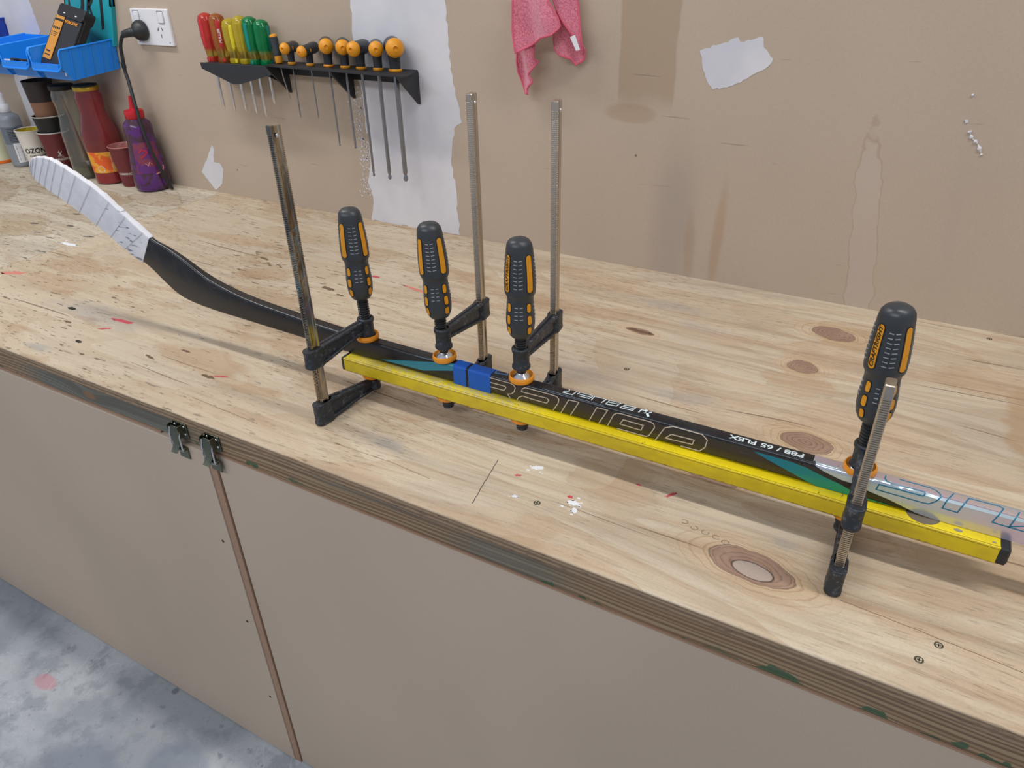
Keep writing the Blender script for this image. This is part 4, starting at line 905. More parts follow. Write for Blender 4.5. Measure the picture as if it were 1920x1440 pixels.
    zs = [HP[0][1]+(HP[-1][1]-HP[0][1])*i/70 for i in range(71)]
    lathe(bm, [(hr(z), z) for z in zs], 40, pw=0.018); xf(bm, bm.verts, TH); h = obj('handle', bm, M_grip, root, loc=O, smooth=50)
    def hs(a0):
        def fn(u, v, d):
            r = hr(v)*(1+.018*math.cos(4*(a0+u/.02)))+d; a = a0+u/.02
            return TH @ Vector((r*math.cos(a), r*math.sin(a), v))
        return fn
    for k in range(4):
        a0 = face+k*PI/2
        for zc, hh, ww, nm in ((.0955, .0490, .0076, 'grip_inlay'), (.0480, .0120, .0062, 'grip_dot'), (.0310, .0125, .0062, 'grip_dot'), (.0155, .0110, .0060, 'grip_dot')):
            bm = B(); sheet(bm, rrect(ww, hh, ww*.48, 4, 0, zc), .0035, hs(a0), -.0006, .0007); obj(nm, bm, M_amber, h, loc=O, smooth=50)
            bm = B(); pl = rrect(ww+.0012, hh+.0012, (ww+.0012)*.48, 4, 0, zc); ribbon(bm, pl+[pl[0]], .0010, hs(a0), .0005, .003, closed=True); obj('inlay_groove', bm, M_slot, h, loc=O)
    bm = B()
    for k in range(4):
        a0 = face+PI/4+k*PI/2
        for s in (-1, 1):
            for j in range(8): z = .077+j*.0052; ribbon(bm, [(s*.0010, z), (s*.0058, z+.0006)], .0008, hs(a0), .0006, .002)
            for j in range(4): z = .033+j*.0055; ribbon(bm, [(s*.0014, z), (s*.0058, z)], .0008, hs(a0), .0006, .002)
    tag(obj('grip_ridge', bm, M_ridge, h, loc=O), kind='stuff')
    if letters:
        fn = hs(face+letters*PI/2)
        bm = text_bm('CRAFTRIGHT', .0066, lambda u, v, d: fn(-v, .0955+u, d+.0007), .00025, .0002, sx=1.15, shear=.2); tag(obj('lettering', bm, M_blackink, h, loc=O, smooth=0), 'black word CRAFTRIGHT along one amber inlay')
    root.location = (barxy[0], barxy[1], .87); root.rotation_euler = (0, 0, math.atan2(dv.y, dv.x)-PI/2)
    return root
def fa(root_dir, world): return world - (root_dir-PI/2)
def mk(idx, bar, hub, L, armz, hubz, tilt, wface, mat, label, letters=False, **kw):
    d = math.atan2(hub[1]-bar[1], hub[0]-bar[0])
    return clamp(idx, bar, hub, L, armz, hubz, tilt, wface-(d-PI/2), mat, label, letters, **kw)
vd = math.atan2(-.763, .70)   # direction towards the camera, first handle
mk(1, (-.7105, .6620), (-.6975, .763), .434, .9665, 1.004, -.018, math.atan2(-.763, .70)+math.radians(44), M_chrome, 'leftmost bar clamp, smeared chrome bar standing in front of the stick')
mk(2, (-.5640, .8830), (-.5545, .763), .445, .980, 1.019, .045, math.atan2(-.763, .555)+math.radians(38), M_steel, 'bar clamp right beside the blue masking tape, its bar behind the stick')
mk(3, (-.4420, .8960), (-.4265, .763), .442, .980, 1.019, .0, math.atan2(-.763, .427)+math.radians(38), M_steel, 'third bar clamp from the left, over the big outlined letters, bar behind the stick', letters=-1)
mk(4, (.0150, .6730), (.0105, .763), .2640, .963, 1.006, -.026, math.atan2(-.763, 0)+math.radians(52), M_steel, 'rightmost bar clamp with short toothed bar leaning over the silver foil', letters=-1, barclean=.018)
# ------------------------------------------------------------------ tool racks on the wall
RZ = 1.2443
rk = thing('hex_key_rack', 'long black wall shelf with three triangular brackets holding T-handled hex keys', 'tool rack', (-1.26, 1.44, RZ))
bm = B()
prism(bm, [(-1.462, 1.374), (-1.040, 1.360), (-1.0585, 1.4398), (-1.470, 1.4398)], lambda u, v, d: (u, v, RZ+d), -.0045, 0)
obj('shelf', bm, M_rackshelf, rk, smooth=0, bev=.0006)
bm = B(); prism(bm, [(-1.470, RZ-.030), (-1.0585, RZ-.030), (-1.0585, RZ), (-1.470, RZ)], lambda u, v, d: (u, 1.4398-d, v), 0, .003); obj('back_plate', bm, M_rackshelf, rk, smooth=0)
for x0, x1 in ((-1.460, -1.455), (-1.2545, -1.249), (-1.0625, -1.057)):
    fr = 1.370 if x0 < -1.3 else 1.365
    bm = B(); prism(bm, [(1.4398, RZ-.004), (fr, RZ-.004), (fr, RZ-.008), (1.4340, RZ-.0725), (1.4398, RZ-.0725)], lambda u, v, d: (x0+d, u, v), 0, x1-x0); obj('bracket', bm, M_rackshelf, rk, smooth=0, bev=.0005)
rk2 = thing('screwdriver_rack', 'short black V-fronted wall holder for the clear-handled screwdrivers', 'tool rack', (-1.56, 1.44, 1.24))
FY = 1.366
bm = B(); prism(bm, [(-1.680, 1.2410), (-1.678, 1.2265), (-1.583, 1.1975), (-1.577, 1.1960), (-1.560, 1.1955), (-1.552, 1.1965), (-1.4365, 1.2240), (-1.455, 1.2430)], lambda u, v, d: (u, FY-d, v), 0, .004); obj('front_plate', bm, M_rackshelf, rk2, smooth=0, bev=.0012)
bm = B(); prism(bm, [(-1.680, FY), (-1.476, FY), (-1.476, 1.4398), (-1.672, 1.4398)], lambda u, v, d: (u, v, 1.2395+d), -.004, 0); obj('shelf', bm, M_rackshelf, rk2, smooth=0, bev=.0006)
for x0 in (-1.672, -1.482):
    bm = B(); prism(bm, [(1.4398, 1.236), (FY, 1.236), (FY, 1.228), (1.4398, 1.19)], lambda u, v, d: (x0+d, u, v), 0, .004); obj('side_plate', bm, M_rackshelf, rk2, smooth=0)

def screwdriver(x, y, zb, zt, tipz, mat, stripe, colr, label, rot, letter=False, lean=0):
    t = thing('screwdriver', label, 'screwdriver', (x, y, zb), 0, 'clear-handled screwdrivers in the V-fronted rack')
    H = zt-zb; R = .0192
    def prof(z):
        P = [(.0, .0146), (.008, .0146), (.010, .0136), (.022, .0150), (.036, .0178), (H*.5, R), (H-.018, R*1.03), (H-.007, R*.86), (H-.002, R*.5), (H, .001)]
        for (a, ra), (b, rb) in zip(P, P[1:]):
            if a <= z <= b: return ra+(rb-ra)*(z-a)/(b-a)
        return .001
    bm = B(); rings = []; n = 48
    for i in range(61):
        z = H*i/60; r = prof(z); fl = .09 if .012 < z < H-.014 else 0
        rings.append([(r*(1-fl*max(0, math.cos(6*(2*PI*j/n)))**6)*math.cos(2*PI*j/n), r*(1-fl*max(0, math.cos(6*(2*PI*j/n)))**6)*math.sin(2*PI*j/n), z) for j in range(n)])
    loft(bm, rings); h = obj('handle', bm, mat, t, loc=(0, 0, 0), smooth=60)
    bm = B(); lathe(bm, [(.012, .0005), (.0156, .001), (.0156, .0095), (.012, .0105)], 8); obj('collar', bm, mat, t, loc=(0, 0, 0), smooth=20)
    for k in range(2):
        a0 = rot+k*PI
        fn = lambda u, v, d: ((prof(v)*1.0+d)*math.cos(a0+u/R), (prof(v)*1.0+d)*math.sin(a0+u/R), v)
        bm = B(); sheet(bm, [(0, .030), (.0042, .038), (.0042, H-.020), (.0025, H-.014), (-.0025, H-.014), (-.0042, H-.020), (-.0042, .038)], .004, fn, -.0008, .0003); st = obj('stripe', bm, stripe, h, loc=(0, 0, 0), smooth=60)
        bm = B(); sheet(bm, rrect(.007, .008, .002, 3, 0, .0055), .003, fn, -.001, .0014); obj('collar_spot', bm, colr, h, loc=(0, 0, 0))
        if letter and k == 0:
            bm = text_bm('FULLER', .010, lambda u, v, d: fn(-v*.8, H*.55+u, d+.0004), .0003, .0003, shear=.2); tag(obj('lettering', bm, M_white, h, loc=(0, 0, 0), smooth=0), 'white word FULLER')
    bm = B(); tl = zb-tipz; lathe(bm, [(.0001, -tl), (.0018, -tl+.002), (.0032, -tl+.008), (.0037, -tl+.012), (.0037, 0)], 14); obj('shank', bm, M_bright, t, loc=(0, 0, 0))
    bm = B(); lathe(bm, [(.0027, .002), (.0027, H*.5)], 12); obj('tang', bm, M_steel, t, loc=(0, 0, 0))
    return t
RED_S = plain('red_stripe', lin(196, 44, 52), .3); YEL_S = plain('yellow_stripe', lin(232, 216, 52), .3); GRN_S = plain('teal_green_stripe', lin(0, 132, 124), .3)
cf = math.atan2(-1.40, 1.6)
screwdriver(-1.6700, 1.399, 1.2400, 1.352, 1.119, M_red_acr, RED_S, RED_S, 'leftmost red-handled screwdriver in the V-fronted rack', cf-.8)
screwdriver(-1.6300, 1.399, 1.2400, 1.351, 1.119, M_amb_acr, RED_S, RED_S, 'clear amber screwdriver with red stripe and white lettering', cf, True)
screwdriver(-1.5880, 1.399, 1.2400, 1.341, 1.122, M_yel_acr, YEL_S, YEL_S, 'yellow screwdriver with a solid yellow stripe facing out', cf)
screwdriver(-1.5530, 1.401, 1.2400, 1.348, 1.118, M_yel_acr, YEL_S, YEL_S, 'yellow screwdriver between the solid striped yellow one and the green ones', cf+.7)
screwdriver(-1.5180, 1.399, 1.2400, 1.347, 1.114, M_grn_acr, GRN_S, GRN_S, 'taller green screwdriver with a teal stripe, left of the pair', cf-.7)
screwdriver(-1.4830, 1.401, 1.2400, 1.341, 1.147, M_grn_acr, GRN_S, GRN_S, 'rightmost and shorter green screwdriver in the V-fronted rack', cf+.8)

# small straight driver and seven T-handled hex keys
t = thing('screwdriver', 'small black and orange straight driver at the left end of the long shelf', 'screwdriver', (-1.440, 1.400, RZ))
bm = B(); T = Matrix.Rotation(-.12, 4, 'Y')
lathe(bm, [(.006, .0165), (.0098, .019), (.0100, .030), (.0086, .040), (.0098, .052), (.0095, .060)], 20); xf(bm, bm.verts, T); obj('handle', bm, M_grip, t, loc=(0, 0, 0), smooth=50)
bm = B(); lathe(bm, [(.0040, .0005), (.0085, .002), (.0098, .008), (.0088, .018), (.004, .019)], 20); xf(bm, bm.verts, T); obj('ferrule', bm, M_amber, t, loc=(0, 0, 0), smooth=50)
bm = B(); lathe(bm, [(.0094, .060), (.0085, .064), (.004, .066), (.0002, .0663)], 20); xf(bm, bm.verts, T); obj('end_cap', bm, M_amber, t, loc=(0, 0, 0), smooth=50)
bm = B(); tube(bm, [(0, 0, 0), (.003, 0, -.03), (.016, 0, -.082)], .0013, 8); obj('shank', bm, M_steel, t, loc=(0, 0, 0))
def hexkey(x, tipz, rs, gr, gl, stem, yaw, pitch, label):
    """stem through the shelf, grip lying roughly square to the wall"""
    gr *= 1.32; rs *= 1.3; gl *= 1.1
    t = thing('hex_key', label, 'hex key', (x, 1.402, RZ), 0, 'T-handled hex keys on the long shelf')
    bm = B(); lathe(bm, [(.002, .0002), (gr*.78, .0006), (gr*.84, .004), (gr*.70, .006)], 20, squash=.8); obj('collar', bm, plain('olive_amber', lin(176, 128, 30), .5) if False else M_amber, t, loc=(0, 0, 0))
    bm = B(); rings = []
    for i in range(9):
        f = i/8; z = .005+(stem-.005)*f; r = gr*(.66-.06*math.sin(f*PI)+.15*f)
        rings.append([(r*math.cos(a), r*.8*math.sin(a), z) for a in [2*PI*k/18 for k in range(18)]])
    loft(bm, rings); obj('neck', bm, M_black, t, loc=(0, 0, 0), smooth=60)
    Rm = Matrix.Translation((0, 0, stem+gr*.55)) @ Matrix.Rotation(yaw, 4, 'Z') @ Matrix.Rotation(pitch, 4, 'X') @ Matrix.Rotation(PI/2, 4, 'X')
    # grip along local z -> -Y (towards the room)
    a, b = -gl*.46, gl*.40
    bm = B(); lathe(bm, [(.001, a-gr*.65), (gr*.55, a-gr*.5), (gr*.9, a-gr*.1), (gr, a+gr*.5), (gr*.92, 0), (gr*.98, b-gr*.2), (gr*.94, b)], 24); xf(bm, bm.verts, Rm); g_ = obj('grip', bm, M_grip, t, loc=(0, 0, 0), smooth=60)
    bm = B(); lathe(bm, [(gr*.93, b-.0004), (gr*1.02, b+.001), (gr*.98, b+gr*.35), (gr*.70, b+gr*.75), (gr*.28, b+gr*.95), (gr*.22, b+gr*.75), (.001, b+gr*.7)], 24); xf(bm, bm.verts, Rm); obj('grip_end', bm, M_amber, t, loc=(0, 0, 0), smooth=60)
    bm = B(); v = lathe(bm, [(gr*.30, 0), (gr*.34, .002), (gr*.1, .0035)], 12); xf(bm, bm.verts, Rm @ Matrix.Translation((gr*.72, 0, gl*.12)) @ Matrix.Rotation(PI/2, 4, 'Y')); obj('thumb_spot', bm, M_amber, g_, loc=(0, 0, 0))
    tl = RZ-tipz; bm = B(); lathe(bm, [(rs*.3, -tl), (rs*.85, -tl+rs*.5), (rs*1.02, -tl+rs*1.2), (rs*.85, -tl+rs*2.0), (rs*.62, -tl+rs*2.7), (rs, -tl+rs*3.6), (rs, 0)], 6 if rs > .0015 else 8); obj('hex_shaft', bm, M_hex, t, loc=(0, 0, 0), smooth=20)
r_ = math.radians
hexkey(-1.402, 1.122, .0011, .0100, .046, .030, r_(14), 0, 'smallest T-handled hex key, first from the left on the long shelf')
hexkey(-1.343, 1.125, .0013, .0100, .050, .028, r_(4), r_(6), 'thin T-handled hex key with its grip turned left, second from the left')
hexkey(-1.286, 1.063, .0017, .0125, .058, .038, r_(42), 0, 'T-handled hex key with its orange grip end facing the room, third from the left')
hexkey(-1.236, 1.062, .0021, .0122, .058, .038, r_(40), 0, 'T-handled hex key fourth from the left, shaft beside the middle bracket')
hexkey(-1.189, 1.000, .0025, .0124, .054, .036, r_(12), 0, 'T-handled hex key with a twisted grip, third from the right')
hexkey(-1.140, .998, .0036, .0122, .056, .038, r_(38), 0, 'thick-shafted T-handled hex key, second from the right')
hexkey(-1.092, .999, .0046, .0150, .058, .040, r_(44), 0, 'largest T-handled hex key at the right end of the long shelf')

# ------------------------------------------------------------------ cloth
cl = thing('cleaning_cloth', 'pink microfibre cloth hanging folded on the wall, white tag on its hem', 'cloth', (-.72, 1.40, 1.42))
bm = B()
def fold(y0, amp, fx, ph, lean=0, curl=0):
    return lambda u, v, d: (u, y0-d+amp*math.sin(u*fx+ph+v*9)+lean*(u+.72)+curl*math.sin(v*70+u*30)*.5, v)
layers = (('E', fold(1.425, .003, 90, 0)), ('C', fold(1.416, .010, 85, 1, .0, .006)), ('D', fold(1.410, .010, 120, 2, 0, .006)), ('B', fold(1.400, .008, 85, 0, .08, .003)), ('A', fold(1.388, .010, 66, 1.2, -.04, .004)))
for k, fn in layers:
    bm2 = B(); sheet(bm2, D_CLOTH[k], .0045, fn, -.0012, .0012)
    bmesh.ops.recalc_face_normals(bm2, faces=bm2.faces); me = bpy.data.meshes.new('tmp'); bm2.to_mesh(me); bm2.free(); bm.from_mesh(me); bpy.data.meshes.remove(me)
obj('towelling', bm, M_cloth, cl, smooth=60)
HE = {'A': (1, 10), 'B': (1, 7), 'C': (3, 11), 'D': (0, 11), 'E': (0, 3)}
for k, fn in layers:
    a, b = HE[k]; P = D_CLOTH[k][a:b+1]; pts = []
    for p, q in zip(P, P[1:]):
        n = max(1, int(math.dist(p, q)/.004))
        for j in range(n): pts.append(fn(p[0]+(q[0]-p[0])*j/n, p[1]+(q[1]-p[1])*j/n, .0004))
    pts.append(fn(P[-1][0], P[-1][1], .0004)); bm = B(); tube(bm, pts, .0021, 8); obj('hem', bm, M_hem, cl, smooth=60)
bm = B(); prism(bm, D_CTAG, lambda u, v, d: (u, 1.386-d+.1*(u+.645), v), 0, .0012); obj('tag', bm, M_white, cl, smooth=0, bev=.0004)
bm = B(); tube(bm, [(-.72, 1.44, 1.424), (-.72, 1.375, 1.424), (-.72, 1.372, 1.432)], .004, 10)
tag(obj('wall_hook', bm, M_nickel), 'metal hook on the wall the pink cloth hangs from', 'hook')

# ------------------------------------------------------------------ power socket, plug, cord
sk = thing('power_socket', 'white double power socket plate with switches on the wall', 'power socket', (-1.93, 1.44, 1.31))
bm = B(); loft(bm, [[(x, y, z) for x, z in rrect(.150*k, .090*k, .004, 4, -1.928, 1.308)] for y, k in ((1.4398, 1), (1.434, 1), (1.4315, .97))]); obj('plate', bm, M_white, sk)
for x in (-1.982, -1.884):
    bm = B(); loft(bm, [[(u, y, v) for u, v in rrect(.020*k, .026*k, .003, 3, x+.004, 1.333)] for y, k in ((1.432, 1), (1.4292, .96))]); obj('switch', bm, M_white, sk)
    bm = B(); ribbon(bm, rrect(.024, .030, .003, 3, x+.004, 1.333)+[rrect(.024, .030, .003, 3, x+.004, 1.333)[0]], .0008, lambda u, v, d: (u, 1.4312-d, v), .0002); obj('switch_gap', bm, M_slot, sk)
cx = -1.893
for (dx, dz, an) in ((-.008, .004, .5), (.008, .004, -.5), (0, -.012, 0)):
    bm = B(); v = box(bm, -.0009, .0009, -.0006, .0006, -.0042, .0042); xf(bm, v, Matrix.Translation((cx+dx, 1.4313, 1.300+dz)) @ Matrix.Rotation(an, 4, 'Y')); obj('socket_slot', bm, M_slot, sk, smooth=0)
for x, z in ((-1.99, 1.272), (-1.866, 1.272)):
    bm = B(); v = lathe(bm, [(.0022, 0), (.0022, .0006), (.0006, .0008)], 10); xf(bm, v, Matrix.Translation((x, 1.4318, z)) @ Matrix.Rotation(PI/2, 4, 'X')); obj('screw_cover', bm, M_grey_pl, sk)
pg = thing('power_plug', 'black plug in the left socket with its cord hanging down to the bench', 'plug', (-1.965, 1.43, 1.297))
bm = B(); v = lathe(bm, [(.023, 0), (.0265, .002), (.0265, .010), (.022, .019), (.013, .028), (.005, .032), (.001, .0325)], 32); xf(bm, v, Matrix.Translation((-1.966, 1.4308, 1.300)) @ Matrix.Rotation(PI/2, 4, 'X')); obj('plug_body', bm, M_black, pg, smooth=50)
nk = [(-1.964, 1.412, 1.298), (-1.980, 1.400, 1.297), (-2.000, 1.392, 1.292)]
bm = B(); pp = spline(nk, 10); tube(bm, pp, [.0125-.0045*i/len(pp)+(.0009 if (i % 3) == 0 else 0) for i in range(len(pp))], 14); obj('strain_relief', bm, M_black, pg, smooth=40)
CP = [(-1.995, 1.392, 1.293), (-2.006, 1.390, 1.284), (-2.021, 1.390, 1.262), (-2.026, 1.390, 1.235), (-2.031, 1.390, 1.203), (-2.022, 1.386, 1.170), (-2.001, 1.372, 1.110), (-1.985, 1.365, 1.030), (-1.972, 1.372, .955), (-1.9665, 1.395, .8735)]
bm = B(); tube(bm, spline(CP, 10), .0048, 10); obj('cord', bm, M_black, pg, smooth=60)
bm = B(); v = box(bm, -.006, .006, -.004, .004, -.008, .008); xf(bm, v, Matrix.Translation((-2.029, 1.389, 1.214))); obj('cord_clip', bm, M_black, pg, bev=.0015)

# ------------------------------------------------------------------ turquoise sign
sg = thing('sign_board', 'turquoise board with black hockey-stick letters DK, leaning on the wall behind the blue bins', 'sign', (-2.19, 1.43, 1.25))
bm = B(); P = [(p[0], p[1]) for p in D_SIGN]; P[0] = (-2.232, 1.47); P[-1] = (-2.035, 1.47)
prism(bm, P, lambda u, v, d: (u, 1.4395-d, v), 0, .012); obj('board', bm, M_turq, sg, smooth=0, bev=.0008)
for k, L in D_SIGNART.items():
    bm = B(); prism(bm, L, lambda u, v, d: (u, 1.4275-d, v), -.0005, .0004); obj('lettering', bm, M_art, sg, smooth=0)

# ------------------------------------------------------------------ blue bins
def bin_(x1, w, mat, label, y0=1.266, zt=1.2735, dz=0.079, name='storage_bin'):
    x0 = x1-w; t = thing(name, label, 'bin', ((x0+x1)/2, 1.36, zt-dz), 0, 'blue parts bins on the wall')
    yb, yf = 1.4385, y0; drop = .012; lip = .045
    bx = .010                                     # side walls lean in towards the floor
    th = .0022
    side = [(yb, zt), (yb, zt-dz), (yf+.024, zt-dz-drop), (yf-.000, zt-drop-.046), (yf+.002, zt-drop+.001)]
    def sx(s, z): 
        f = (zt-z)/dz; return (x1-bx*f) if s > 0 else (x0+bx*f)
    bm = B()
    for s in (1, -1): prism(bm, side, lambda u, v, d: (sx(s, v)-s*d, u, v), 0, th)
    # floor, back and low front wall
    prism(bm, [(sx(-1, zt-dz), yb), (sx(1, zt-dz), yb), (sx(1, zt-dz), yf+.024), (sx(-1, zt-dz), yf+.024)], lambda u, v, d: (u, v, zt-dz-drop*(yb-v)/(yb-yf-.024)+d), 0, th)
    prism(bm, [(sx(-1, zt-dz), zt-dz), (sx(1, zt-dz), zt-dz), (sx(1, zt), zt), (sx(-1, zt), zt)], lambda u, v, d: (u, yb-d, v), 0, th)
    zl = zt-drop-.046
    loft(bm, [[(sx(-1, z), y, z), (sx(1, z), y, z), (sx(1, z), y+th, z+.0005), (sx(-1, z), y+th, z+.0005)] for y, z in ((yf+.024, zt-dz-drop), (yf+.010, zl-.006), (yf-.004, zl+.002), (yf-.006, zl+.012))])
    body = obj('body', bm, mat, t, smooth=0, bev=.0006)
    bm = B()
    for s in (1, -1):
        tube(bm, [(sx(s, zt), yb, zt), (sx(s, zt), (yb+yf)/2, zt-drop*.5), (sx(s, zt-drop)+0*s, yf+.004, zt-drop+.001), (sx(s, zt-.02), yf-.001, zt-drop-.008), (sx(s, zl), yf-.002, zl+.004)], .0028, 8)
    tube(bm, [(sx(-1, zl), yf-.003, zl+.004), (sx(-1, zl)+.004, yf-.006, zl-.003)] + [(sx(-1, zl)+.012+(w-.034)*k/4, yf-.009, zl-.006) for k in range(5)] + [(sx(1, zl)-.004, yf-.006, zl-.003), (sx(1, zl), yf-.003, zl+.004)], .0032, 8)
    prism(bm, rrect(w-.022, .016, .004, 3, (x0+x1)/2, zl+.002), lambda u, v, d: (u, yf-.006-d, v), 0, .0022)
    obj('rim', bm, mat, t, smooth=50)
    for k in range(5):
        y = yf+.030+k*.030
        for s in (1, -1):
            bm = B(); zlo = zt-dz-drop*(yb-y)/(yb-yf-.024); zhi = zt-drop*(yb-y)/(yb-yf)-.003
            prism(bm, [(y, zhi), (y+.004, zhi), (y+.004-.004, zlo), (y-.004, zlo)], lambda u, v, d: (sx(s, v)+s*d, u, v), -.0005, .0020); obj('rib', bm, mat, t, smooth=0)
    return t
BW = .1455
bin_(-2.110, BW-.002, M_bin, 'blue wall bin nearest the power socket, holding the black drill bit case')
bin_(-2.110-BW, BW-.002, M_bin, 'middle blue wall bin with pens and bits in it')
bin_(-2.110-2*BW, BW-.002, M_bin, 'leftmost light blue wall bin, cut by the picture edge')
bin_(-2.63, .15, M_bindark, 'dark blue bin behind the light blue ones at the upper left edge', y0=1.29, zt=1.315, dz=.09)
# drill bit case standing in the first bin
cs = thing('drill_bit_case', 'black drill bit case with clear front and orange label leaning in a blue bin', 'case', (-2.18, 1.345, 1.20), 0)
T = Matrix.Translation((-2.190, 1.294, 1.204)) @ Matrix.Rotation(r_(-33), 4, 'X') @ Matrix.Rotation(r_(10), 4, 'Y')
def cased(bm): xf(bm, bm.verts, T)
CW, CH = .122, .172
bm = B(); loft(bm, [[(x, y, z) for x, z in rrect(CW-k, CH-k, .010, 5, 0, CH/2)] for y, k in ((-.009, .003), (-.007, 0), (.010, 0), (.012, .003))]); cased(bm); obj('shell', bm, M_case, cs, loc=-cs.location)
bm = B(); loft(bm, [[(x, y, z) for x, z in rrect(CW*1.02, .034, .010, 5, 0, CH-.012)] for y in (-.016, -.013, .012, .015)]); cased(bm); obj('hinge_top', bm, M_case, cs, loc=-cs.location, bev=.001)
for x in (-.028, .028):
    bm = B(); v = box(bm, x-.004, x+.004, -.0172, -.0155, CH-.020, CH-.017); cased(bm); obj('vent_slot', bm, M_white, cs, loc=-cs.location, smooth=0)
bm = B(); box(bm, -CW/2-.001, CW/2+.001, -.0165, -.0105, .002, CH-.030); cased(bm); obj('clear_lid', bm, M_clearpl, cs, loc=-cs.location, bev=.001)
bm = B(); box(bm, -CW/2+.006, -CW/2+.046, -.0185, -.0178, .020, CH-.030); cased(bm); lb = obj('label', bm, M_caselabel, cs, loc=-cs.location, smooth=0)
bm = B(); box(bm, -CW/2+.006, -CW/2+.046, -.0190, -.0186, CH-.044, CH-.038)
for i in range(4): v = lathe(bm, [(.0035, 0), (.0035, .0004)], 12); xf(bm, v, Matrix.Translation((-CW/2+.012+i*.009, -.0187, CH-.064)) @ Matrix.Rotation(PI/2, 4, 'X'))
for i in range(3): box(bm, -CW/2+.010, -CW/2+.040-i*.004, -.0189, -.0186, CH-.077-i*.005, CH-.0755-i*.005)
box(bm, -CW/2+.014, -CW/2+.032, -.0189, -.0186, .040, .044); box(bm, -CW/2+.012, -CW/2+.036, -.0189, -.0186, .030, .033)
cased(bm); obj('label_print', bm, M_slot, lb, loc=(0, 0, 0), smooth=0)
bm = text_bm('WORKZONE', .0105, lambda u, v, d: T @ Vector((u+.020, -.0186, v+CH-.040)), 0, .0003); tag(obj('lettering', bm, M_orange, cs, loc=-cs.location, smooth=0), 'orange and white word WORKZONE')
bm = B(); box(bm, -CW/2-.0015, -CW/2+.003, -.012, .004, CH-.055, CH-.035); cased(bm); obj('paper_label', bm, M_white, cs, loc=-cs.location, smooth=0)
t = thing('metal_strip', 'narrow steel strip standing in the blue bin before the drill bit case', 'tool', (-2.125, 1.285, 1.19)); bm = B(); prism(bm, rrect(.006, .055, .002, 3, 0, .0275), lambda u, v, d: (-2.126+u, 1.278-d+v*.1, 1.196+v), 0, .002); obj('blade', bm, M_bright, t, loc=-t.location, smooth=0)
for i in range(5):
    x = -2.375+i*.021; bm = B(); tube(bm, [(x, 1.262+.006*(i % 2), 1.2265+.002*(i % 3)), (x+.018, 1.385, 1.204)], .0050, 10); lab = ('leftmost', 'second from left', 'central one', 'second from right', 'rightmost')[i]
    p_ = obj('pen', bm, M_black if i else M_white); tag(p_, ('white' if i == 0 else 'dark') + ' pen in the middle blue bin, ' + lab, 'pen', 'pens in the middle blue bin')

# ------------------------------------------------------------------ bottles and cups on the bench by the wall
def vessel(name, label, cat, x, y, prof, mat, z=.87, seg=40, group=None, wallt=.0015, inner=None, hollow=True):
    t = thing(name, label, cat, (x, y, z), 0, group); bm = B()
    P = list(prof)
    if hollow: P = P + [(max(.0005, r-wallt), zz-(.0002 if i == 0 else 0)) for i, (r, zz) in enumerate(reversed(prof[1:]))] + [(.0005, prof[0][1]+.002)]
    rings = [[(max(r, 1e-4)*math.cos(2*PI*k/seg), max(r, 1e-4)*math.sin(2*PI*k/seg), zz) for k in range(seg)] for r, zz in P]
    bm.free(); bm = B(); loft(bm, rings); obj('body', bm, mat, t, loc=(0, 0, 0), smooth=50); return t
def ring_part(t, name, prof, mat, **kw):
    bm = B(); lathe(bm, prof, kw.pop('seg', 40)); return obj(name, bm, mat, t, loc=(0, 0, 0), smooth=kw.pop('smooth', 50), **kw)
def wrap_label(t, name, rf, a0, a1, z0, z1, mat, off=.0004, n=24, m=10):
    bm = B(); A = []
    rr = []
    for i in range(n+1):
        a = a0+(a1-a0)*i/n
        rr.append([((rf(z0+(z1-z0)*j/m)+off)*math.cos(a), (rf(z0+(z1-z0)*j/m)+off)*math.sin(a), z0+(z1-z0)*j/m) for j in range(m+1)]+[((rf(z0+(z1-z0)*j/m)-.0003)*math.cos(a), (rf(z0+(z1-z0)*j/m)-.0003)*math.sin(a), z0+(z1-z0)*j/m) for j in range(m, -1, -1)])
    loft(bm, rr); return obj(name, bm, mat, t, loc=(0, 0, 0), smooth=50)
def rfun(prof):
    def f(z):
        for (r0, z0), (r1, z1) in zip(prof, prof[1:]):
            if z0 <= z <= z1 and z1 > z0: return r0+(r1-r0)*(z-z0)/(z1-z0)
        return prof[-1][0]
    return f
def wtext(t, txt, size, rf, ac, zc, mat, label=None, parent=None, bold=.0002, sx=1.0, off=.0007):
    def fn(u, v, d):
        z = zc+v; r = rf(z)+off; a = ac+u/rf(zc); return (r*math.cos(a), r*math.sin(a), z)
    bm = text_bm(txt, size, fn, 0, bold, sx=sx, step=.006); return tag(obj('lettering', bm, mat, parent or t, loc=(0, 0, 0), smooth=0), label)
def camdir(x, y): return math.atan2(-y, -x)

PX, PY = -2.034, 1.384
pp_ = [(.038, 0), (.046, .003), (.0505, .012), (.051, .035), (.050, .060), (.0465, .090), (.042, .120), (.0385, .142), (.039, .160), (.0390, .178), (.0355, .192), (.024, .203), (.0235, .208)]
t = vessel('paint_bottle', 'purple-stained sauce bottle with red nozzle cap, under the hanging cord', 'bottle', PX, PY, pp_, M_purple, hollow=False)
ring_part(t, 'cap', [(.024, .203), (.0258, .205), (.0268, .220), (.0255, .226), (.016, .2275), (.0085, .230), (.006, .247), (.0035, .264), (.0005, .2645)], M_redcap)
wrap_label(t, 'label', rfun(pp_), camdir(PX, PY)-.75, camdir(PX, PY)+.95, .056, .142, M_purplabel)
bm = B(); rf = rfun(pp_); a = camdir(PX, PY)
f_ = lambda u, v, d: ((rf(v)+.0006+d)*math.cos(a+u/.04), (rf(v)+.0006+d)*math.sin(a+u/.04), v)
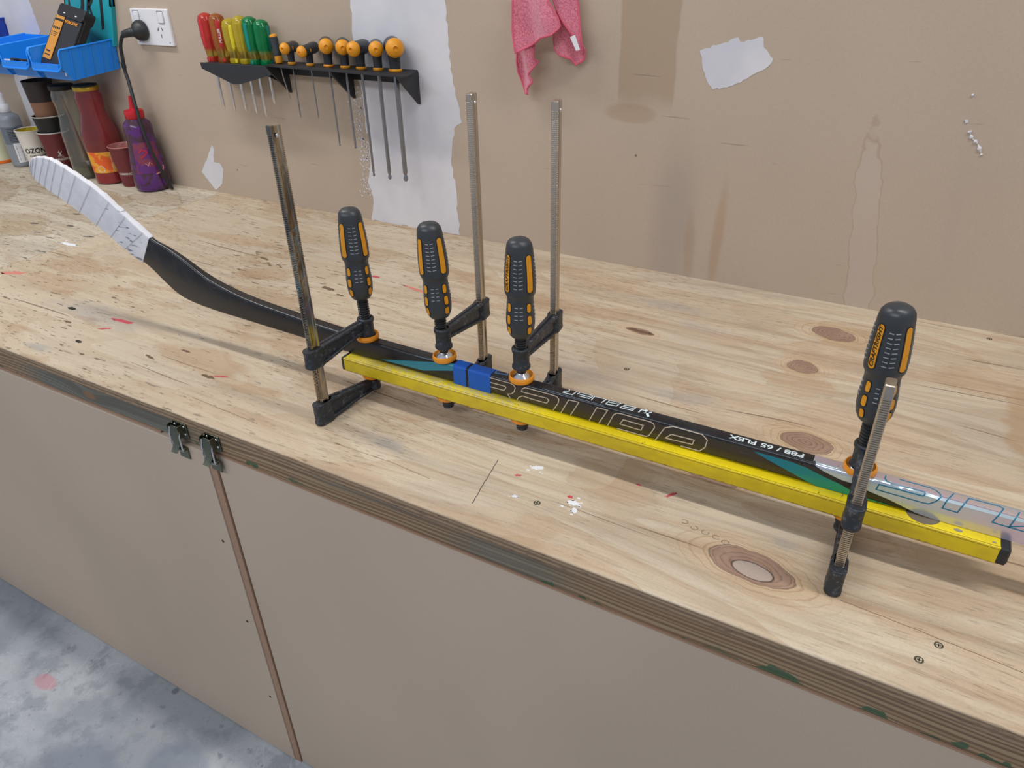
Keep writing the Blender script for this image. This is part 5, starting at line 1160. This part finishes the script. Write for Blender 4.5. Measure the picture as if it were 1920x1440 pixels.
ribbon(bm, [(-.016, .115), (-.006, .124), (.006, .116), (-.004, .106), (-.012, .100)], .003, f_, .0003); obj('label_print', bm, M_redcap, t, loc=(0, 0, 0))
bm = B(); ribbon(bm, [(.012, .052), (.026, .056), (.034, .064), (.036, .072)], .003, f_, .0012); ribbon(bm, [(-.006, .086), (.000, .078), (.004, .088), (.010, .080)], .0012, f_, .0004); obj('torn_label_edge', bm, M_pinkin, t, loc=(0, 0, 0))

def paper_cup(x, y, z, rb, rt, h, mat, inmat, label, rim=M_creamcard, name='paper_cup', group='paper coffee cups by the wall'):
    t = thing(name, label, 'cup', (x, y, z), 0, group)
    bm = B(); rings = [(rb*.9, .003), (rb, 0), (rb, .0), (rt, h), (rt-.0012, h), (rb-.0005, .006), (.0005, .006)]
    lathe(bm, rings, 44); obj('cup_wall', bm, mat, t, loc=(0, 0, 0), smooth=40)
    bm = B(); lathe(bm, [(rt-.0014, h-.0005), (rb+(rt-rb)*.5-.0014, h*.5), (rb+(rt-rb)*.5-.0018, h*.5), (rt-.0018, h-.0005)], 44, cap=False); obj('cup_lining', bm, inmat, t, loc=(0, 0, 0), smooth=40)
    bm = B(); tube(bm, [((rt+.0002)*math.cos(2*PI*k/44), (rt+.0002)*math.sin(2*PI*k/44), h) for k in range(45)], .0018, 8, cap=False); obj('rolled_rim', bm, rim, t, loc=(0, 0, 0), smooth=60)
    return t, (lambda zz: rb+(rt-rb)*zz/h)
CX, CY = -2.130, 1.384
t, rf = paper_cup(CX, CY, .87, .029, .042, .118, M_maroon, M_pinkin, 'maroon paper cup between the purple bottle and the red bottle', rim=M_pinkin)
wtext(t, 'HUMMINGBIRD', .0095, rf, camdir(CX, CY)-.25, .040, M_creamcard, 'cream lettering HUMMINGBIRD', sx=.9)
SX, SY = -2.226, 1.382
sp = [(.040, 0), (.045, .003), (.047, .012), (.0465, .040), (.048, .075), (.051, .115), (.0515, .140), (.048, .160), (.041, .182), (.036, .203), (.0355, .215), (.037, .235), (.0375, .250), (.034, .262), (.0325, .272)]
t = vessel('sauce_bottle', 'red glass sauce bottle with gold lid and orange label under the nearest blue bin', 'bottle', SX, SY, sp, M_redglass)
ring_part(t, 'liquid', [(.038, .003), (.0445, .006), (.0450, .030), (.0448, .033), (.0005, .0332)], M_liq_red)
ring_part(t, 'lid', [(.034, .268), (.0355, .2685), (.0358, .278), (.034, .281), (.031, .282)], M_gold)
ring_part(t, 'lid_top', [(.034, .2805), (.033, .2840), (.0005, .2842)], M_slot)
lb = wrap_label(t, 'label', rfun(sp), camdir(SX, SY)-1.3, camdir(SX, SY)+1.1, .036, .098, M_saucelabel)
rf = rfun(sp); a = camdir(SX, SY); f_ = lambda u, v, d: ((rf(v)+.0007+d)*math.cos(a+u/.045), (rf(v)+.0007+d)*math.sin(a+u/.045), v)
bm = B()
for j in range(9): ribbon(bm, [(.012, .092-j*.0055), (.038, .092-j*.0055)], .0014, f_, .0002)
ribbon(bm, [(.010, .040), (.010, .096)], .0012, f_, .0003); ribbon(bm, [(-.022+.009*math.cos(k), .048+.009*math.sin(k)) for k in [i*.5 for i in range(13)]], .0016, f_, .0003); obj('label_print', bm, M_creamcard, lb, loc=(0, 0, 0))
QX, QY = -2.348, 1.382
gp = [(.034, 0), (.038, .003), (.0395, .012), (.0395, .060), (.0395, .090), (.040, .130), (.038, .150), (.033, .180), (.0315, .200), (.033, .222), (.036, .238), (.034, .252), (.0315, .258), (.033, .262), (.033, .270)]
t = vessel('glass_bottle', 'dusty clear glass bottle with olive liquid, left of the red sauce bottle', 'bottle', QX, QY, gp, M_glass)
ring_part(t, 'liquid', [(.033, .003), (.0375, .006), (.0378, .038), (.0005, .0382)], M_liq_olive)
ring_part(t, 'lid', [(.034, .262), (.0355, .264), (.0355, .275), (.033, .277), (.0005, .277)], M_slot)
bm = B(); tube(bm, [(-.008, -.005, .245), (.008, .006, .05)], .0045, 10); st_ = obj('brush_handle', bm, M_kraft, t, loc=(0, 0, 0))
bm = B(); tube(bm, [(.008, .006, .05), (.011, .008, .012)], [.006, .004], 10); obj('brush_tip', bm, M_white, t, loc=(0, 0, 0))
HX, HY = -2.478, 1.386
t, rf = paper_cup(HX, HY, .87, .030, .044, .128, M_maroon, M_darkcard, 'maroon paper cup at the bottom of the nested stack beside the glass bottle')
wtext(t, 'HUMMINGBIRD', .0100, rf, camdir(HX, HY)-.1, .046, M_creamcard, 'cream lettering HUMMINGBIRD', sx=.9)
bm = B(); a = camdir(HX, HY); f_ = lambda u, v, d: ((rf(v)+.0006+d)*math.cos(a+u/.036), (rf(v)+.0006+d)*math.sin(a+u/.036), v)
for L in ([(-.004, .070), (.000, .062), (.005, .058)], [(.000, .062), (-.001, .074)], [(.001, .063), (.006, .072)], [(-.006, .060), (.002, .058)]): ribbon(bm, L, .0022, f_, .0003)
ribbon(bm, [(-.008, .056), (.000, .0535), (.010, .055)], .0008, f_, .0003); obj('emblem', bm, M_creamcard, t, loc=(0, 0, 0))
paper_cup(HX+.002, HY, .947, .029, .0445, .100, M_blackcard, M_blackcard, 'black paper cup with white rim nested in the maroon cup')
t, rf = paper_cup(HX+.004, HY, .985, .029, .042, .165, M_kraft, M_darkcard, 'tall kraft brown cup with dark band, topmost of the nested stack', rim=M_darkcard)
wrap_label(t, 'band', rf, 0, 2*PI-.001, .105, .164, M_darkcard, .0004, 44, 4)
OX, OY = -2.578, 1.370
t, rf = paper_cup(OX, OY, .87, .029, .042, .128, M_creamcard, M_yellowin, 'cream paper cup with black OZONE lettering and yellow paint inside')
wtext(t, 'OZONE', .0215, rf, camdir(OX, OY)+.05, .066, M_blackink, 'black word OZONE', bold=.0004, sx=.95)
wtext(t, 'COFFEE ROASTERS', .0065, rf, camdir(OX, OY)+.05, .050, M_blackink, 'small black words COFFEE ROASTERS', bold=.0001)
bm = B(); a = camdir(OX, OY); f_ = lambda u, v, d: ((rf(v)+.0006+d)*math.cos(a+u/.033), (rf(v)+.0006+d)*math.sin(a+u/.033), v)
ribbon(bm, [(-.014, .032), (.016, .031)], .0010, f_, .0002); ribbon(bm, [(-.012, .026), (.012, .025)], .0008, f_, .0002); obj('label_print', bm, M_blackink, t, loc=(0, 0, 0))
RX, RY = -2.690, 1.376
rp = [(.028, 0), (.0325, .003), (.034, .010), (.034, .150), (.032, .160), (.020, .168), (.013, .172), (.0125, .176)]
t = vessel('spray_bottle', 'grey spray bottle with white pump and barcode label', 'bottle', RX, RY, rp, M_grey_pl, hollow=False)
ring_part(t, 'collar', [(.0145, .172), (.0155, .173), (.0155, .194), (.013, .197)], M_white)
ring_part(t, 'pump', [(.0095, .196), (.0095, .206), (.0085, .216), (.008, .230), (.006, .233), (.0005, .2335)], M_white)
lb = wrap_label(t, 'label', rfun(rp), camdir(RX, RY)-1.2, camdir(RX, RY)+1.2, .075, .130, M_greyband)
bc = wrap_label(t, 'barcode', rfun(rp), camdir(RX, RY)-.35, camdir(RX, RY)+.55, .016, .078, M_white, .0006)
a = camdir(RX, RY); f_ = lambda u, v, d: (.0350*math.cos(a+u/.032), .0350*math.sin(a+u/.032), v)
bm = B()
for j in range(13): 
    w = (.0012, .0022, .0009)[j % 3]; prism(bm, [(-.006, .022+j*.0038), (.008, .022+j*.0038), (.008, .022+j*.0038+w), (-.006, .022+j*.0038+w)], lambda u, v, d: ((.0347+d)*math.cos(a+u/.032), (.0347+d)*math.sin(a+u/.032), v), 0, .0003)
obj('barcode_print', bm, M_slot, bc, loc=(0, 0, 0), smooth=0)
bm = B()
for j in range(9): ribbon(bm, [(-.016, .084+j*.005), (.018-.003*(j % 3), .084+j*.005)], .0014, lambda u, v, d: ((.0345+d)*math.cos(a+u/.032), (.0345+d)*math.sin(a+u/.032), v), .0003)
obj('label_print', bm, M_slot, lb, loc=(0, 0, 0), smooth=0)
TX, TY = -2.822, 1.370
tp = [(.040, 0), (.047, .003), (.047, .012), (.0465, .110), (.046, .128), (.040, .132), (.0005, .133)]
t = vessel('paint_tub', 'pale cream tub with orange base at the left edge of the picture', 'tub', TX, TY, tp, M_tub, hollow=False)
ring_part(t, 'base_rim', [(.040, -.0), (.0485, .001), (.0485, .009), (.046, .011)], M_orangebase)
